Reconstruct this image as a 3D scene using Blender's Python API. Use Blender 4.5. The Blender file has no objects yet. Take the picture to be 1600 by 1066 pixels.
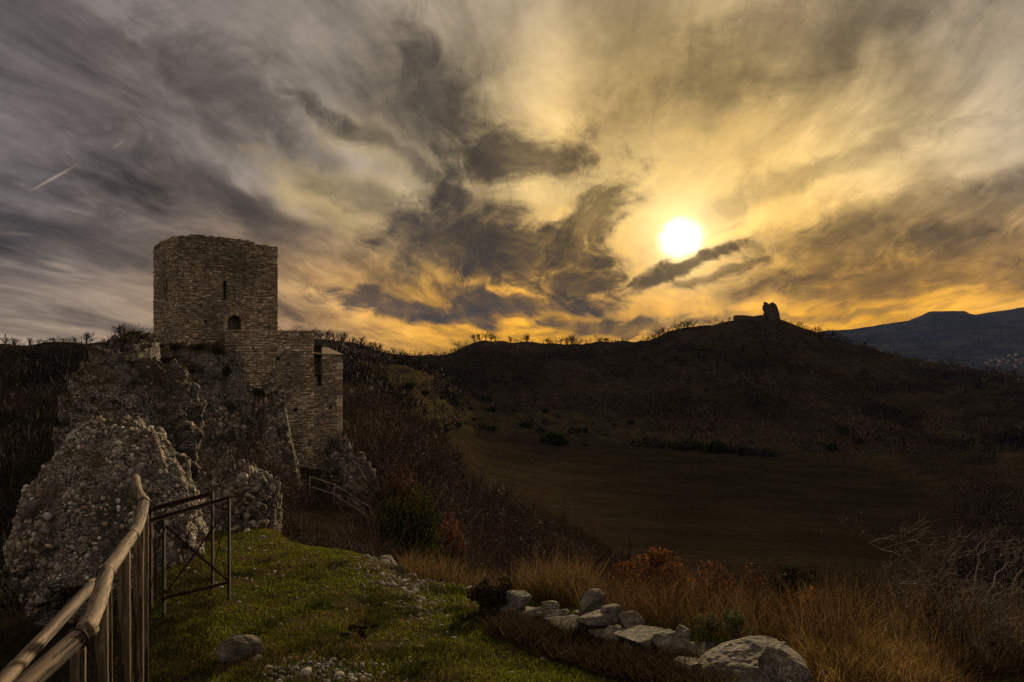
import bpy, math, random
import numpy as np
from mathutils import Matrix, Vector, Euler

# ------------------------------------------------------------------ camera, sky, sun, exposure
SC = bpy.context.scene
COL = SC.collection
F = 1067.0            # focal length in photo pixels (24 mm lens on a 36 mm frame, 1600 px wide)
HZ = 545.0            # photo row of the eye level

def PD(px, py):
    """unit view direction of a photo pixel"""
    return Vector(((px - 800) / F, 1.0, (HZ - py) / F)).normalized()

def P(px, py, d):
    """point at depth d (metres along +Y) seen at a photo pixel; the eye is the origin"""
    return Vector(((px - 800) / F * d, d, (HZ - py) / F * d))

cam_d = bpy.data.cameras.new('camera')
cam_d.lens = 24.0
cam_d.sensor_width = 36.0
cam_d.shift_y = (HZ - 533.0) / 1600.0
cam_d.clip_start = 0.05
cam_d.clip_end = 30000.0
cam = bpy.data.objects.new('camera', cam_d)
COL.objects.link(cam)
cam.rotation_euler = (math.radians(90), 0, 0)
SC.camera = cam

SC.view_settings.view_transform = 'Standard'
SC.view_settings.look = 'None'
SC.view_settings.gamma = 1.0
SC.view_settings.use_curve_mapping = False
SC.view_settings.exposure = 0.15
SC.cycles.max_bounces = 5
SC.cycles.diffuse_bounces = 3
SC.cycles.glossy_bounces = 2
SC.cycles.transmission_bounces = 3
SC.cycles.volume_bounces = 0
SC.cycles.transparent_max_bounces = 6
SC.cycles.use_denoising = False
SC.cycles.sample_clamp_direct = 6.0
SC.cycles.sample_clamp_indirect = 4.0
SC.cycles.caustics_reflective = False
SC.cycles.caustics_refractive = False

SUN = PD(1064, 372)
SUN_EL = math.asin(SUN.z)
SUN_AZ = math.atan2(SUN.x, SUN.y)

sun_d = bpy.data.lights.new('sun', 'SUN')
sun_d.energy = 4.8
sun_d.angle = math.radians(3.0)          # veiled by thin cloud
sun_d.color = (1.0, 0.74, 0.42)
sun = bpy.data.objects.new('sun', sun_d)
COL.objects.link(sun)
sun.rotation_euler = (-SUN).to_track_quat('-Z', 'Y').to_euler()

world = bpy.data.worlds.new('World')
SC.world = world
world.use_nodes = True
WT = world.node_tree
WT.nodes.clear()

class N:
    """tiny helper around one node tree"""
    def __init__(self, tree):
        self.t = tree
    def node(self, kind, **kw):
        n = self.t.nodes.new(kind)
        for k, v in kw.items():
            setattr(n, k, v)
        return n
    def plug(self, sock, v):
        if isinstance(v, bpy.types.NodeSocket):
            self.t.links.new(v, sock)
        elif v is not None:
            sock.default_value = v
    def math(self, op, a, b=None, c=None, clamp=False):
        n = self.node('ShaderNodeMath', operation=op, use_clamp=clamp)
        self.plug(n.inputs[0], a)
        if b is not None: self.plug(n.inputs[1], b)
        if c is not None: self.plug(n.inputs[2], c)
        return n.outputs[0]
    def vmath(self, op, a, b=None, out=0):
        n = self.node('ShaderNodeVectorMath', operation=op)
        self.plug(n.inputs[0], a)
        if b is not None: self.plug(n.inputs[1], b)
        return n.outputs[out]
    def mapr(self, v, a, b, c=0.0, d=1.0, smooth=True):
        n = self.node('ShaderNodeMapRange', interpolation_type='SMOOTHSTEP' if smooth else 'LINEAR')
        self.plug(n.inputs[0], v)
        for i, x in enumerate((a, b, c, d)):
            self.plug(n.inputs[1 + i], x)
        return n.outputs[0]
    def mix(self, f, a, b, blend='MIX'):
        n = self.node('ShaderNodeMix', data_type='RGBA', blend_type=blend)
        self.plug(n.inputs[0], f)
        for s, v in ((n.inputs[6], a), (n.inputs[7], b)):
            if isinstance(v, (tuple, list)) and len(v) == 3: v = (*v, 1.0)
            self.plug(s, v)
        return n.outputs[2]
    def ramp(self, v, stops, interp='LINEAR'):
        n = self.node('ShaderNodeValToRGB')
        n.color_ramp.interpolation = interp
        e = n.color_ramp.elements
        while len(e) < len(stops): e.new(0.5)
        for el, (p, c) in zip(e, stops):
            el.position = p
            el.color = (*c, 1.0) if len(c) == 3 else c
        self.plug(n.inputs[0], v)
        return n.outputs[0]
    def noise(self, vec, scale, detail=4.0, rough=0.55, dist=0.0, lac=2.0, dim='3D', out=0):
        n = self.node('ShaderNodeTexNoise', noise_dimensions=dim)
        self.plug(n.inputs['Vector'], vec)
        n.inputs['Scale'].default_value = scale
        n.inputs['Detail'].default_value = detail
        n.inputs['Roughness'].default_value = rough
        n.inputs['Lacunarity'].default_value = lac
        n.inputs['Distortion'].default_value = dist
        return n.outputs[out]
    def voronoi(self, vec, scale, feature='F1', out='Distance', rnd=1.0):
        n = self.node('ShaderNodeTexVoronoi', feature=feature)
        self.plug(n.inputs['Vector'], vec)
        n.inputs['Scale'].default_value = scale
        n.inputs['Randomness'].default_value = rnd
        return n.outputs[out]
    def mapping(self, vec, loc=(0,0,0), rot=(0,0,0), scale=(1,1,1), kind='POINT'):
        n = self.node('ShaderNodeMapping', vector_type=kind)
        self.plug(n.inputs[0], vec)
        n.inputs[1].default_value = loc
        n.inputs[2].default_value = rot
        n.inputs[3].default_value = scale
        return n.outputs[0]
    def comb(self, x, y, z):
        n = self.node('ShaderNodeCombineXYZ')
        for i, v in enumerate((x, y, z)): self.plug(n.inputs[i], v)
        return n.outputs[0]
    def sep(self, v):
        n = self.node('ShaderNodeSeparateXYZ')
        self.plug(n.inputs[0], v)
        return n.outputs

def build_sky():
    k = N(WT)
    out = k.node('ShaderNodeOutputWorld')
    bg = k.node('ShaderNodeBackground')
    WT.links.new(bg.outputs[0], out.inputs[0])
    tc = k.node('ShaderNodeTexCoord')
    dr = k.vmath('NORMALIZE', tc.outputs['Generated'])
    x, y, z = k.sep(dr)
    zc = k.math('MAXIMUM', z, 0.0)
    # the clear evening air behind the cloud sheet
    sky = k.node('ShaderNodeTexSky', sky_type='NISHITA', sun_disc=False)
    sky.sun_elevation = SUN_EL
    sky.sun_rotation = SUN_AZ
    sky.air_density = 1.4
    sky.dust_density = 3.0
    air = k.vmath('SCALE', sky.outputs[0]); air.node.inputs['Scale'].default_value = 0.05
    # angle from the sun, degrees / 180
    ang = k.math('DIVIDE', k.math('ARCCOSINE', k.math('MINIMUM', k.vmath('DOT_PRODUCT', dr, tuple(SUN), out=1), 1.0)), math.pi)
    # cloud sheet: flat layer high overhead, streaks drawn out along the wind
    inv = k.math('DIVIDE', 1.0, k.math('ADD', zc, 0.16))
    wind = math.radians(5.0)
    cw, sw = math.cos(wind), math.sin(wind)
    px_ = k.math('MULTIPLY', k.vmath('DOT_PRODUCT', dr, (cw, -sw, 0), out=1), inv)     # across the wind
    py_ = k.math('MULTIPLY', k.vmath('DOT_PRODUCT', dr, (sw, cw, 0), out=1), inv)      # along the wind
    pw = k.comb(px_, py_, 0.0)
    wcol = k.noise(pw, 0.7, 2, 0.5, dim='2D', out=1)
    wv = k.vmath('SUBTRACT', wcol, (0.5, 0.5, 0.5))
    pwv = k.vmath('ADD', pw, k.vmath('MULTIPLY', wv, (0.42, 0.9, 0.0)))
    streak = k.noise(k.vmath('MULTIPLY', pwv, (1.0, 0.36, 0)), 1.9, 7, 0.58, dim='2D')
    fine = k.noise(k.vmath('MULTIPLY', pwv, (1.0, 0.26, 0)), 6.0, 4, 0.62, dim='2D')
    big = k.noise(k.vmath('MULTIPLY', k.vmath('ADD', pwv, (3.1, 1.7, 0)), (0.7, 0.3, 0)), 1.0, 1, 0.5, dim='2D')
    # sheet dims away from the sun; raised behind the viewer to light facing walls
    D = 1 / 180.0
    base = k.ramp(ang, [
        (0.0, (0.92, 0.68, 0.26)), (4 * D, (0.80, 0.51, 0.14)), (8 * D, (0.68, 0.43, 0.125)), (15 * D, (0.54, 0.378, 0.160)),
        (22 * D, (0.365, 0.285, 0.180)), (30 * D, (0.265, 0.218, 0.172)), (42 * D, (0.195, 0.161, 0.148)), (55 * D, (0.150, 0.128, 0.132)), (85 * D, (0.265, 0.222, 0.18)), (1.0, (0.43, 0.352, 0.262))])
    # golden band low down under the sun, paler tan further round
    el = k.math('ARCSINE', z)
    gband = k.math('MULTIPLY', k.mapr(el, math.radians(14.0), math.radians(2.0)), k.mapr(ang, 50 * D, 14 * D))
    base = k.mix(gband, base, (0.70, 0.315, 0.003))
    tband = k.math('MULTIPLY', k.mapr(el, math.radians(9), math.radians(0.0)), k.mapr(ang, 22 * D, 40 * D))
    base = k.mix(k.math('MULTIPLY', tband, 0.55), base, (0.42, 0.29, 0.155))
    # a little of the clear air's own colour through the sheet
    base = k.mix(0.04, base, air)
    # light and dark streaks
    tone = k.math('ADD', k.mapr(streak, 0.30, 0.70, -0.40, 0.36), k.mapr(fine, 0.3, 0.7, -0.17, 0.17))
    tone = k.math('ADD', tone, k.mapr(big, 0.35, 0.65, -0.22, 0.14))
    near = k.mapr(ang, 2 * D, 14 * D, 0.35, 1.0)
    tone = k.math('ADD', k.math('MULTIPLY', tone, near), 1.0)
    col = k.vmath('SCALE', base); k.plug(col.node.inputs['Scale'], tone)
    # wispy dark clouds below the sheet, laid out on the forward half of the sky
    yc = k.math('DIVIDE', 1.0, k.math('MAXIMUM', y, 0.2))
    uv = k.comb(k.math('MULTIPLY', x, yc), k.math('MULTIPLY', z, yc), 0.0)
    w2 = k.vmath('SUBTRACT', k.noise(uv, 5.0, 3, 0.55, dim='2D', out=1), (0.5, 0.5, 0.5))
    uvw = k.vmath('ADD', uv, k.vmath('MULTIPLY', w2, (0.11, 0.085, 0.0)))
    shred = k.noise(k.vmath('MULTIPLY', uvw, (1.0, 2.1, 0)), 7.5, 8, 0.66, dim='2D')
    # hair: curled ice strands drawn out along the wind in the plane of the sheet
    curl = k.vmath('ADD', pwv, k.vmath('MULTIPLY', w2, (0.9, 2.2, 0.0)))
    hair = k.noise(k.vmath('MULTIPLY', curl, (1.0, 0.30, 0)), 5.0, 5, 0.62, dim='2D')
    rag = k.math('ADD', k.math('MULTIPLY', shred, 0.52), k.math('MULTIPLY', hair, 0.48))
    ragc = k.math('SUBTRACT', rag, 0.5)
    fl_ = k.vmath('SCALE', col)
    k.plug(fl_.node.inputs['Scale'], k.math('MULTIPLY_ADD', ragc, -0.75, 1.0))
    col = fl_
    one = k.vmath('ADD', uvw, (0, 0, 1))
    one0 = k.vmath('ADD', uv, (0, 0, 1))
    def blob(cx, cy, rx, ry, tn, src):
        """squared distance, in units of the half axes, from a cloud's middle"""
        t = math.radians(tn)
        u0, v0 = (cx - 800) / F, (HZ - cy) / F
        ax, ay = math.cos(t) / (rx / F), -math.sin(t) / (rx / F)
        bx, by = math.sin(t) / (ry / F), math.cos(t) / (ry / F)
        a = k.vmath('DOT_PRODUCT', src, (ax, ay, -(ax * u0 + ay * v0)), out=1)
        b = k.vmath('DOT_PRODUCT', src, (bx, by, -(bx * u0 + by * v0)), out=1)
        return k.math('SQRT', k.math('MULTIPLY_ADD', a, a, k.math('MULTIPLY', b, b)))
    CL = [  # px, py, half length, half height, turn (deg, clockwise in the picture), density, raggedness, edge
        (785, 388, 155, 58, 7, 1.0, 2.6, 1.0), (900, 350, 125, 44, -38, .85, 3, .9), (800, 474, 118, 24, 8, 1.0, 2.2, .8),
        (670, 482, 160, 13, 7, .9, 2.7, .9), (893, 447, 75, 24, -12, 1.0, 2.2, .8), (990, 448, 110, 12, -22, .9, 4.6, 1.3), (1070, 416, 100, 9, -16, .85, 4.6, 1.3), (1015, 422, 85, 5, -25, .7, 4.4, 1.3), (1105, 436, 75, 7, -13, .65, 4.4, 1.3), 
        (1100, 404, 60, 8, -14, .9, 2.7, .8), (800, 248, 110, 40, -6, .88, 3.6, 1.2), (680, 140, 62, 105, -26, .82, 2, 1.1),
        (345, 126, 150, 50, 31, .72, 1.8, 1.1), (515, 178, 85, 22, 42, .65, 2.1, 1.0), (655, 268, 190, 18, 33, .65, 2.5, 1.0),
        (410, 340, 260, 28, 27, .68, 1.8, 1.1), (120, 372, 250, 40, 10, .62, 1.8, 1.1), (40, 325, 90, 30, 12, .4, 1.8, 1.1),
        (730, 500, 75, 11, 10, .85, 2.4, .8), (1440, 345, 300, 42, -18, .66, 1.8, 1.1), (1565, 378, 170, 30, -4, .66, 1.8, 1.1),
        (1240, 60, 290, 66, -24, .60, 1.8, 1.2), (1300, 275, 220, 22, -20, .45, 2, 1.1), (1480, 432, 270, 26, -3, .62, 2.2, 1.0),
        (960, 508, 130, 10, -4, .8, 2.7, .8), (630, 350, 140, 24, 24, .65, 2.2, 1.0), (1230, 384, 130, 18, -10, .52, 2.2, 1.0),
        (1240, 490, 200, 9, -2, .45, 2.7, .9), (690, 378, 120, 42, 8, .9, 2.0, 0.9), (860, 400, 80, 44, -10, .9, 2.0, 0.9), (730, 330, 70, 60, -20, .55, 2.8, 1.0),
    ]
    dens = None
    for (cx, cy, rx, ry, tn, st, rg, ed) in CL:
        r = blob(cx, cy, rx, ry, tn, one)
        r = k.math('MULTIPLY_ADD', ragc, -rg, r)
        mk_ = k.mapr(r, 1.0 + 0.55 * ed, 1.0 - 0.5 * ed, 0.0, st)
        inv_ = k.math('SUBTRACT', 1.0, mk_)
        dens = inv_ if dens is None else k.math('MULTIPLY', dens, inv_)
    dens = k.math('SUBTRACT', 1.0, dens)
    dens = k.math('MULTIPLY', dens, k.mapr(ragc, -0.22, 0.12, 0.80, 1.0))
    dens = k.math('MULTIPLY', dens, k.mapr(y, 0.2, 0.4))
    dark = k.ramp(ang, [(0.0, (0.11, 0.07, 0.025)), (8 * D, (0.052, 0.036, 0.020)), (24 * D, (0.044, 0.036, 0.031)), (1.0, (0.045, 0.038, 0.042))])
    col = k.mix(dens, col, dark)
    # old vapour trails
    for (cx, cy, rx, ry, tn, st) in ((82, 279, 46, 3.2, -29, .36), (185, 226, 14, 3, -35, .14), (22, 365, 40, 4, 4, .08), (95, 415, 40, 8, 10, .22), (118, 430, 50, 4, 5, .16)):
        r = k.math('MULTIPLY_ADD', ragc, -1.2, blob(cx, cy, rx, ry, tn, one0))
        col = k.mix(k.mapr(r, 1.15, 0.1, 0.0, st), col, (0.62, 0.47, 0.34))
    # brighter thin gaps in the sheet
    for (cx, cy, rx, ry, tn, st) in ((560, 335, 150, 60, 24, .55), (850, 300, 90, 34, -20, .5), (560, 225, 110, 40, 35, .3), (960, 250, 200, 70, -30, .3)):
        r = k.math('MULTIPLY_ADD', ragc, -2.2, blob(cx, cy, rx, ry, tn, one))
        col = k.mix(k.math('MULTIPLY', k.mapr(r, 1.3, 0.2, 0.0, st), k.math('SUBTRACT', 1.0, dens)), col, (0.66, 0.475, 0.20))
    # the sun seen through the veil
    edge = k.math('MULTIPLY_ADD', ragc, -0.016, ang)
    glow = k.math('MULTIPLY', k.math('POWER', 2.718, k.math('MULTIPLY', ang, -180 / 3.0)), 0.8)
    core = k.mapr(edge, 2.25 * D, 0.0, 0.0, 3.6)
    block = k.mapr(dens, 0.35, 0.95, 1.0, 0.12)
    sunc = k.math('MULTIPLY', k.math('ADD', glow, core), block)
    sv = k.vmath('SCALE', (1.0, 0.84, 0.50)); k.plug(sv.node.inputs['Scale'], sunc)
    col = k.vmath('ADD', col, sv)
    # below the eye level the sheet just carries on dim
    col = k.mix(k.mapr(z, -0.02, -0.12), col, (0.05, 0.04, 0.032))
    WT.links.new(col, bg.inputs[0])
    bg.inputs[1].default_value = 1.0
    world.cycles.sampling_method = 'MANUAL'
    world.cycles.sample_map_resolution = 1024

build_sky()

# ------------------------------------------------------------------ helpers
RNG = np.random.default_rng(11)
random.seed(5)

def _hash(ix, iy, iz, s):
    h = (ix.astype(np.int64) * 374761393 + iy.astype(np.int64) * 668265263 + iz.astype(np.int64) * 2147483647 + s * 974634541) & 0xffffffff
    h = ((h ^ (h >> 13)) * 1274126177) & 0xffffffff
    h = h ^ (h >> 16)
    return (h & 0xffff) / 65535.0

def vnoise(p, s=0):
    """smooth value noise 0..1 on an (n,3) array"""
    i = np.floor(p).astype(np.int64)
    f = p - i
    f = f * f * f * (f * (f * 6 - 15) + 10)
    r = 0
    for dx in (0, 1):
        wx = f[:, 0] if dx else 1 - f[:, 0]
        for dy in (0, 1):
            wy = f[:, 1] if dy else 1 - f[:, 1]
            for dz in (0, 1):
                wz = f[:, 2] if dz else 1 - f[:, 2]
                r = r + wx * wy * wz * _hash(i[:, 0] + dx, i[:, 1] + dy, i[:, 2] + dz, s)
    return r

def fbm(p, octs=4, s=0, gain=0.5):
    """-1..1 layered noise"""
    a, t, r = 1.0, 0.0, 0
    for o in range(octs):
        r = r + a * (vnoise(p * (2.03 ** o) + 17.3 * o, s + o) * 2 - 1)
        t += a
        a *= gain
    return r / t

def sstep(a, b, x):
    t = np.clip((x - a) / (b - a), 0, 1)
    return t * t * (3 - 2 * t)

def make_mesh(name, V, FS, mat, smooth=False, tint=None, extra=None):
    """mesh from numpy: FS is one face array (n,3)/(n,4) or a list of them"""
    if not isinstance(FS, (list, tuple)): FS = [FS]
    FS = [f for f in FS if len(f)]
    me = bpy.data.meshes.new(name)
    V = np.asarray(V, dtype=np.float32)
    me.vertices.add(len(V))
    me.vertices.foreach_set('co', V.ravel())
    idx = np.concatenate([np.asarray(f, dtype=np.int32).ravel() for f in FS])
    tot = np.concatenate([np.full(len(f), f.shape[1], dtype=np.int32) for f in FS])
    st = np.concatenate([[0], np.cumsum(tot)[:-1]]).astype(np.int32)
    me.loops.add(len(idx))
    me.loops.foreach_set('vertex_index', idx)
    me.polygons.add(len(tot))
    me.polygons.foreach_set('loop_start', st)
    me.update(calc_edges=True)
    me.polygons.foreach_set('use_smooth', np.full(len(tot), smooth))
    for nm, c in (('tint', tint), ('zone', extra)):
        if c is not None:
            at = me.attributes.new(nm, 'FLOAT_COLOR', 'POINT')
            c = np.asarray(c, dtype=np.float32)
            if c.shape[1] == 3: c = np.concatenate([c, np.ones((len(c), 1), np.float32)], 1)
            at.data.foreach_set('color', c.ravel())
    me.materials.append(mat)
    me.validate()
    return me

def add(name, me, parent=None, loc=None, label=None, cat=None, group=None, kind=None):
    o = bpy.data.objects.new(name, me)
    COL.objects.link(o)
    if parent is not None: o.parent = parent
    if loc is not None: o.location = loc
    tag(o, label, cat, group, kind)
    return o

def tag(o, label=None, cat=None, group=None, kind=None):
    if label: o['label'] = label
    if cat: o['category'] = cat
    if group: o['group'] = group
    if kind: o['kind'] = kind
    return o

def copy_tree(o, parent=None):
    c = o.copy()
    COL.objects.link(c)
    c.parent = parent
    for ch in list(o.children): copy_tree(ch, c)
    return c

def ordinal(i, n):
    W = ['', 'second', 'third', 'fourth', 'fifth', 'sixth', 'seventh', 'eighth', 'ninth', 'tenth', 'eleventh', 'twelfth',
         'thirteenth', 'fourteenth', 'fifteenth', 'sixteenth', 'seventeenth', 'eighteenth', 'nineteenth', 'twentieth']
    W += ['twenty ' + w for w in ['first'] + W[1:9]] + ['thirtieth'] + ['thirty ' + w for w in ['first'] + W[1:9]] + ['fortieth'] + ['forty ' + w for w in ['first'] + W[1:9]]
    if i == 0: return 'leftmost'
    if i == n - 1: return 'rightmost'
    return W[i] + ' from the left'

def tubes(p0, p1, r0, r1, sides=3):
    """prisms between point pairs -> V, quads"""
    p0, p1 = np.asarray(p0, float), np.asarray(p1, float)
    r0, r1 = np.asarray(r0, float)[:, None], np.asarray(r1, float)[:, None]
    ax = p1 - p0
    ax /= np.linalg.norm(ax, axis=1, keepdims=True) + 1e-9
    ref = np.where(np.abs(ax[:, 2:3]) > 0.9, np.array([[1.0, 0, 0]]), np.array([[0, 0, 1.0]]))
    a = np.cross(ax, ref); a /= np.linalg.norm(a, axis=1, keepdims=True) + 1e-9
    b = np.cross(ax, a)
    n = len(p0)
    V = np.zeros((n, 2 * sides, 3))
    for i in range(sides):
        t = 2 * math.pi * i / sides
        o = a * math.cos(t) + b * math.sin(t)
        V[:, i] = p0 + o * r0
        V[:, sides + i] = p1 + o * r1
    q = np.array([[i, (i + 1) % sides, sides + (i + 1) % sides, sides + i] for i in range(sides)])
    Fq = (q[None] + (np.arange(n) * 2 * sides)[:, None, None]).reshape(-1, 4)
    return V.reshape(-1, 3), Fq

def blades(base, direc, length, width, bend, seed=0):
    """flat tapered blades, two quads' worth: 5 vertices, one quad + one triangle each"""
    r = np.random.default_rng(seed)
    n = len(base)
    d = direc / (np.linalg.norm(direc, axis=1, keepdims=True) + 1e-9)
    t = r.uniform(0, 2 * math.pi, n)
    side = np.stack([np.cos(t), np.sin(t), np.zeros(n)], 1)
    side = side - d * np.sum(side * d, 1, keepdims=True)
    side /= np.linalg.norm(side, axis=1, keepdims=True) + 1e-9
    L, W = length[:, None], width[:, None]
    mid = base + d * L * 0.55 + bend * 0.35
    tip = base + d * L * 0.95 + bend * 1.0
    V = np.stack([base - side * W * .5, base + side * W * .5, mid + side * W * .42, mid - side * W * .42, tip], 1).reshape(-1, 3)
    k = (np.arange(n) * 5)[:, None]
    return V, (k + np.array([[0, 1, 2, 3]])), (k + np.array([[3, 2, 4]]))

def place(PV, M, loc):
    """many transformed copies of one vertex block: PV (m,3), M (n,3,3), loc (n,3) -> (n*m,3)"""
    return (np.einsum('nij,mj->nmi', M, PV) + loc[:, None, :]).reshape(-1, 3)

def rep_faces(PF, n, m):
    return (PF[None] + (np.arange(n) * m)[:, None, None]).reshape(-1, PF.shape[1])

def rand_rot(n, r):
    q = r.normal(size=(n, 4)); q /= np.linalg.norm(q, axis=1, keepdims=True)
    w, x, y, z = q.T
    return np.stack([np.stack([1 - 2 * (y * y + z * z), 2 * (x * y - z * w), 2 * (x * z + y * w)], 1),
                     np.stack([2 * (x * y + z * w), 1 - 2 * (x * x + z * z), 2 * (y * z - x * w)], 1),
                     np.stack([2 * (x * z - y * w), 2 * (y * z + x * w), 1 - 2 * (x * x + y * y)], 1)], 1)

def octa_ball():
    """rounded pebble, 18 vertices, 32 triangles"""
    v = [(1,0,0),(-1,0,0),(0,1,0),(0,-1,0),(0,0,1),(0,0,-1)]
    f = [(0,2,4),(2,1,4),(1,3,4),(3,0,4),(2,0,5),(1,2,5),(3,1,5),(0,3,5)]
    v = [np.array(a, float) for a in v]; mid = {}; nf = []
    def m(a, b):
        k_ = (min(a, b), max(a, b))
        if k_ not in mid:
            c = v[a] + v[b]; v.append(c / np.linalg.norm(c)); mid[k_] = len(v) - 1
        return mid[k_]
    for a, b, c in f:
        ab, bc, ca = m(a, b), m(b, c), m(c, a)
        nf += [(a, ab, ca), (b, bc, ab), (c, ca, bc), (ab, bc, ca)]
    return np.array(v), np.array(nf)
BALL_V, BALL_F = octa_ball()

_ico = {}
def ico(sub):
    if sub not in _ico:
        import bmesh
        bm = bmesh.new()
        bmesh.ops.create_icosphere(bm, subdivisions=sub, radius=1.0)
        v = np.array([x.co[:] for x in bm.verts])
        f = np.array([[a.index for a in x.verts] for x in bm.faces])
        bm.free()
        _ico[sub] = (v, f)
    return _ico[sub]

# ------------------------------------------------------------------ materials
def new_mat(name):
    m = bpy.data.materials.new(name)
    m.use_nodes = True
    m.node_tree.nodes.clear()
    k = N(m.node_tree)
    out = k.node('ShaderNodeOutputMaterial')
    return m, k, out

def finish(k, out, col, rough=0.9, bump=None, bdist=0.02, bstr=0.6, spec=0.25, metal=0.0):
    p = k.node('ShaderNodeBsdfPrincipled')
    k.plug(p.inputs['Base Color'], col if not isinstance(col, tuple) else (*col, 1.0))
    k.plug(p.inputs['Roughness'], rough)
    p.inputs['Specular IOR Level'].default_value = spec
    p.inputs['Metallic'].default_value = metal
    if bump is not None:
        b = k.node('ShaderNodeBump')
        b.inputs['Strength'].default_value = bstr
        b.inputs['Distance'].default_value = bdist
        k.plug(b.inputs['Height'], bump)
        k.t.links.new(b.outputs[0], p.inputs['Normal'])
    k.t.links.new(p.outputs[0], out.inputs[0])
    return p

def matte(k, out, col, bump=None, bdist=.02, bstr=.6):
    p = k.node('ShaderNodeBsdfDiffuse')
    k.plug(p.inputs['Color'], col)
    if bump is not None:
        b = k.node('ShaderNodeBump')
        b.inputs['Strength'].default_value = bstr; b.inputs['Distance'].default_value = bdist
        k.plug(b.inputs['Height'], bump)
        k.t.links.new(b.outputs[0], p.inputs['Normal'])
    k.t.links.new(p.outputs[0], out.inputs[0])

def attr(k, nm):
    return k.node('ShaderNodeAttribute', attribute_name=nm).outputs['Color']

def objco(k):
    return k.node('ShaderNodeTexCoord').outputs['Object']

def wco(k):
    return k.node('ShaderNodeNewGeometry').outputs['Position']

def scaled(k, v, s):
    n = k.vmath('SCALE', v)
    k.plug(n.node.inputs['Scale'], s)
    return n

def mat_terrain():
    m, k, out = new_mat('terrain')
    pos = wco(k)
    zr, zg, zb = k.node('ShaderNodeSeparateColor'), None, None
    k.t.links.new(attr(k, 'zone'), zr.inputs[0])
    grass, field, mead = zr.outputs[0], zr.outputs[1], zr.outputs[2]
    n1 = k.noise(pos, 0.035, 6, 0.66); n2 = k.noise(pos, 1.3, 5, 0.65); n3 = k.noise(pos, 14.0, 4, 0.7)
    scrub = k.mix(k.mapr(n1, .35, .65), (0.022, 0.015, 0.010), (0.066, 0.046, 0.026))
    scrub = k.mix(k.mapr(n2, .35, .7), scrub, (0.022, 0.018, 0.011))
    fld = k.mix(k.mapr(k.noise(k.vmath('MULTIPLY', pos, (0.05, 0.16, 0.1)), 1.0, 5, .6), .3, .7), (0.028, 0.020, 0.011), (0.046, 0.034, 0.018))
    fld = k.mix(k.mapr(k.noise(k.vmath('MULTIPLY', pos, (0.25, 1.1, 0.2)), 1.0, 5, .65), .45, .75), fld, (0.022, 0.018, 0.010))
    md = k.mix(k.mapr(n1, .4, .6), (0.080, 0.062, 0.027), (0.060, 0.054, 0.022))
    md = k.mix(k.mapr(k.noise(pos, .22, 5, .7), .45, .62), md, (0.040, 0.028, 0.016))
    gr = k.mix(k.mapr(k.noise(pos, .9, 5, .6), .38, .62), (0.040, 0.048, 0.010), (0.075, 0.052, 0.024))
    gr = k.mix(k.mapr(n3, .4, .7), gr, (0.030, 0.026, 0.012))
    col = k.mix(mead, scrub, md)
    col = k.mix(field, col, fld)
    col = k.mix(grass, col, gr)
    h = k.math('ADD', k.math('MULTIPLY', n3, .3), n2)
    matte(k, out, col, h, 0.05, 0.6)
    return m

def mat_rock(name, pale=(0.40, 0.36, 0.31), dark=(0.10, 0.082, 0.066), sc=5.0, moss=0.55, white=(0.62, 0.58, 0.52), stain=.5):
    m, k, out = new_mat(name)
    pos = wco(k)
    vd = k.voronoi(pos, sc); vc = k.voronoi(pos, sc, out='Color')
    sep = k.node('ShaderNodeSeparateColor'); k.t.links.new(vc, sep.inputs[0])
    n1 = k.noise(pos, sc * .25, 6, .62); n2 = k.noise(pos, sc * 4, 5, .7); n0 = k.noise(pos, sc * .09, 4, .6)
    c = k.mix(sep.outputs[0], dark, pale)
    c = k.mix(k.mapr(vd, .35, .75), c, dark)
    c = k.mix(k.mapr(n1, .47, .64), c, k.mix(sep.outputs[1], (0.20, 0.165, 0.13), (0.085, 0.068, 0.052)))
    lich = k.math('MULTIPLY', k.mapr(n2, .48, .60), k.mapr(n0, .34, .54))
    c = k.mix(k.math('MULTIPLY', lich, .8), c, white)
    nz = k.sep(k.node('ShaderNodeNewGeometry').outputs['Normal'])[2]
    ms = k.math('MULTIPLY', k.math('MULTIPLY', k.mapr(nz, .35, .85), k.mapr(n1, .38, .58)), moss)
    c = k.mix(ms, c, k.mix(k.mapr(n2, .4, .6), (0.045, 0.040, 0.012), (0.10, 0.075, 0.02)))
    c = k.mix(k.math('MULTIPLY', k.mapr(k.noise(k.vmath('MULTIPLY', pos, (1, 1, .6)), sc * .13, 5, .62), .47, .60), stain), c, (0.034, 0.028, 0.017))   # dark growths
    hgt = k.math('ADD', k.math('MULTIPLY', vd, -0.7), k.math('ADD', k.math('MULTIPLY', n1, 1.2), k.math('MULTIPLY', n2, .5)))
    finish(k, out, c, .93, hgt, 0.9 / sc, .9, .2)
    return m

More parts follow.
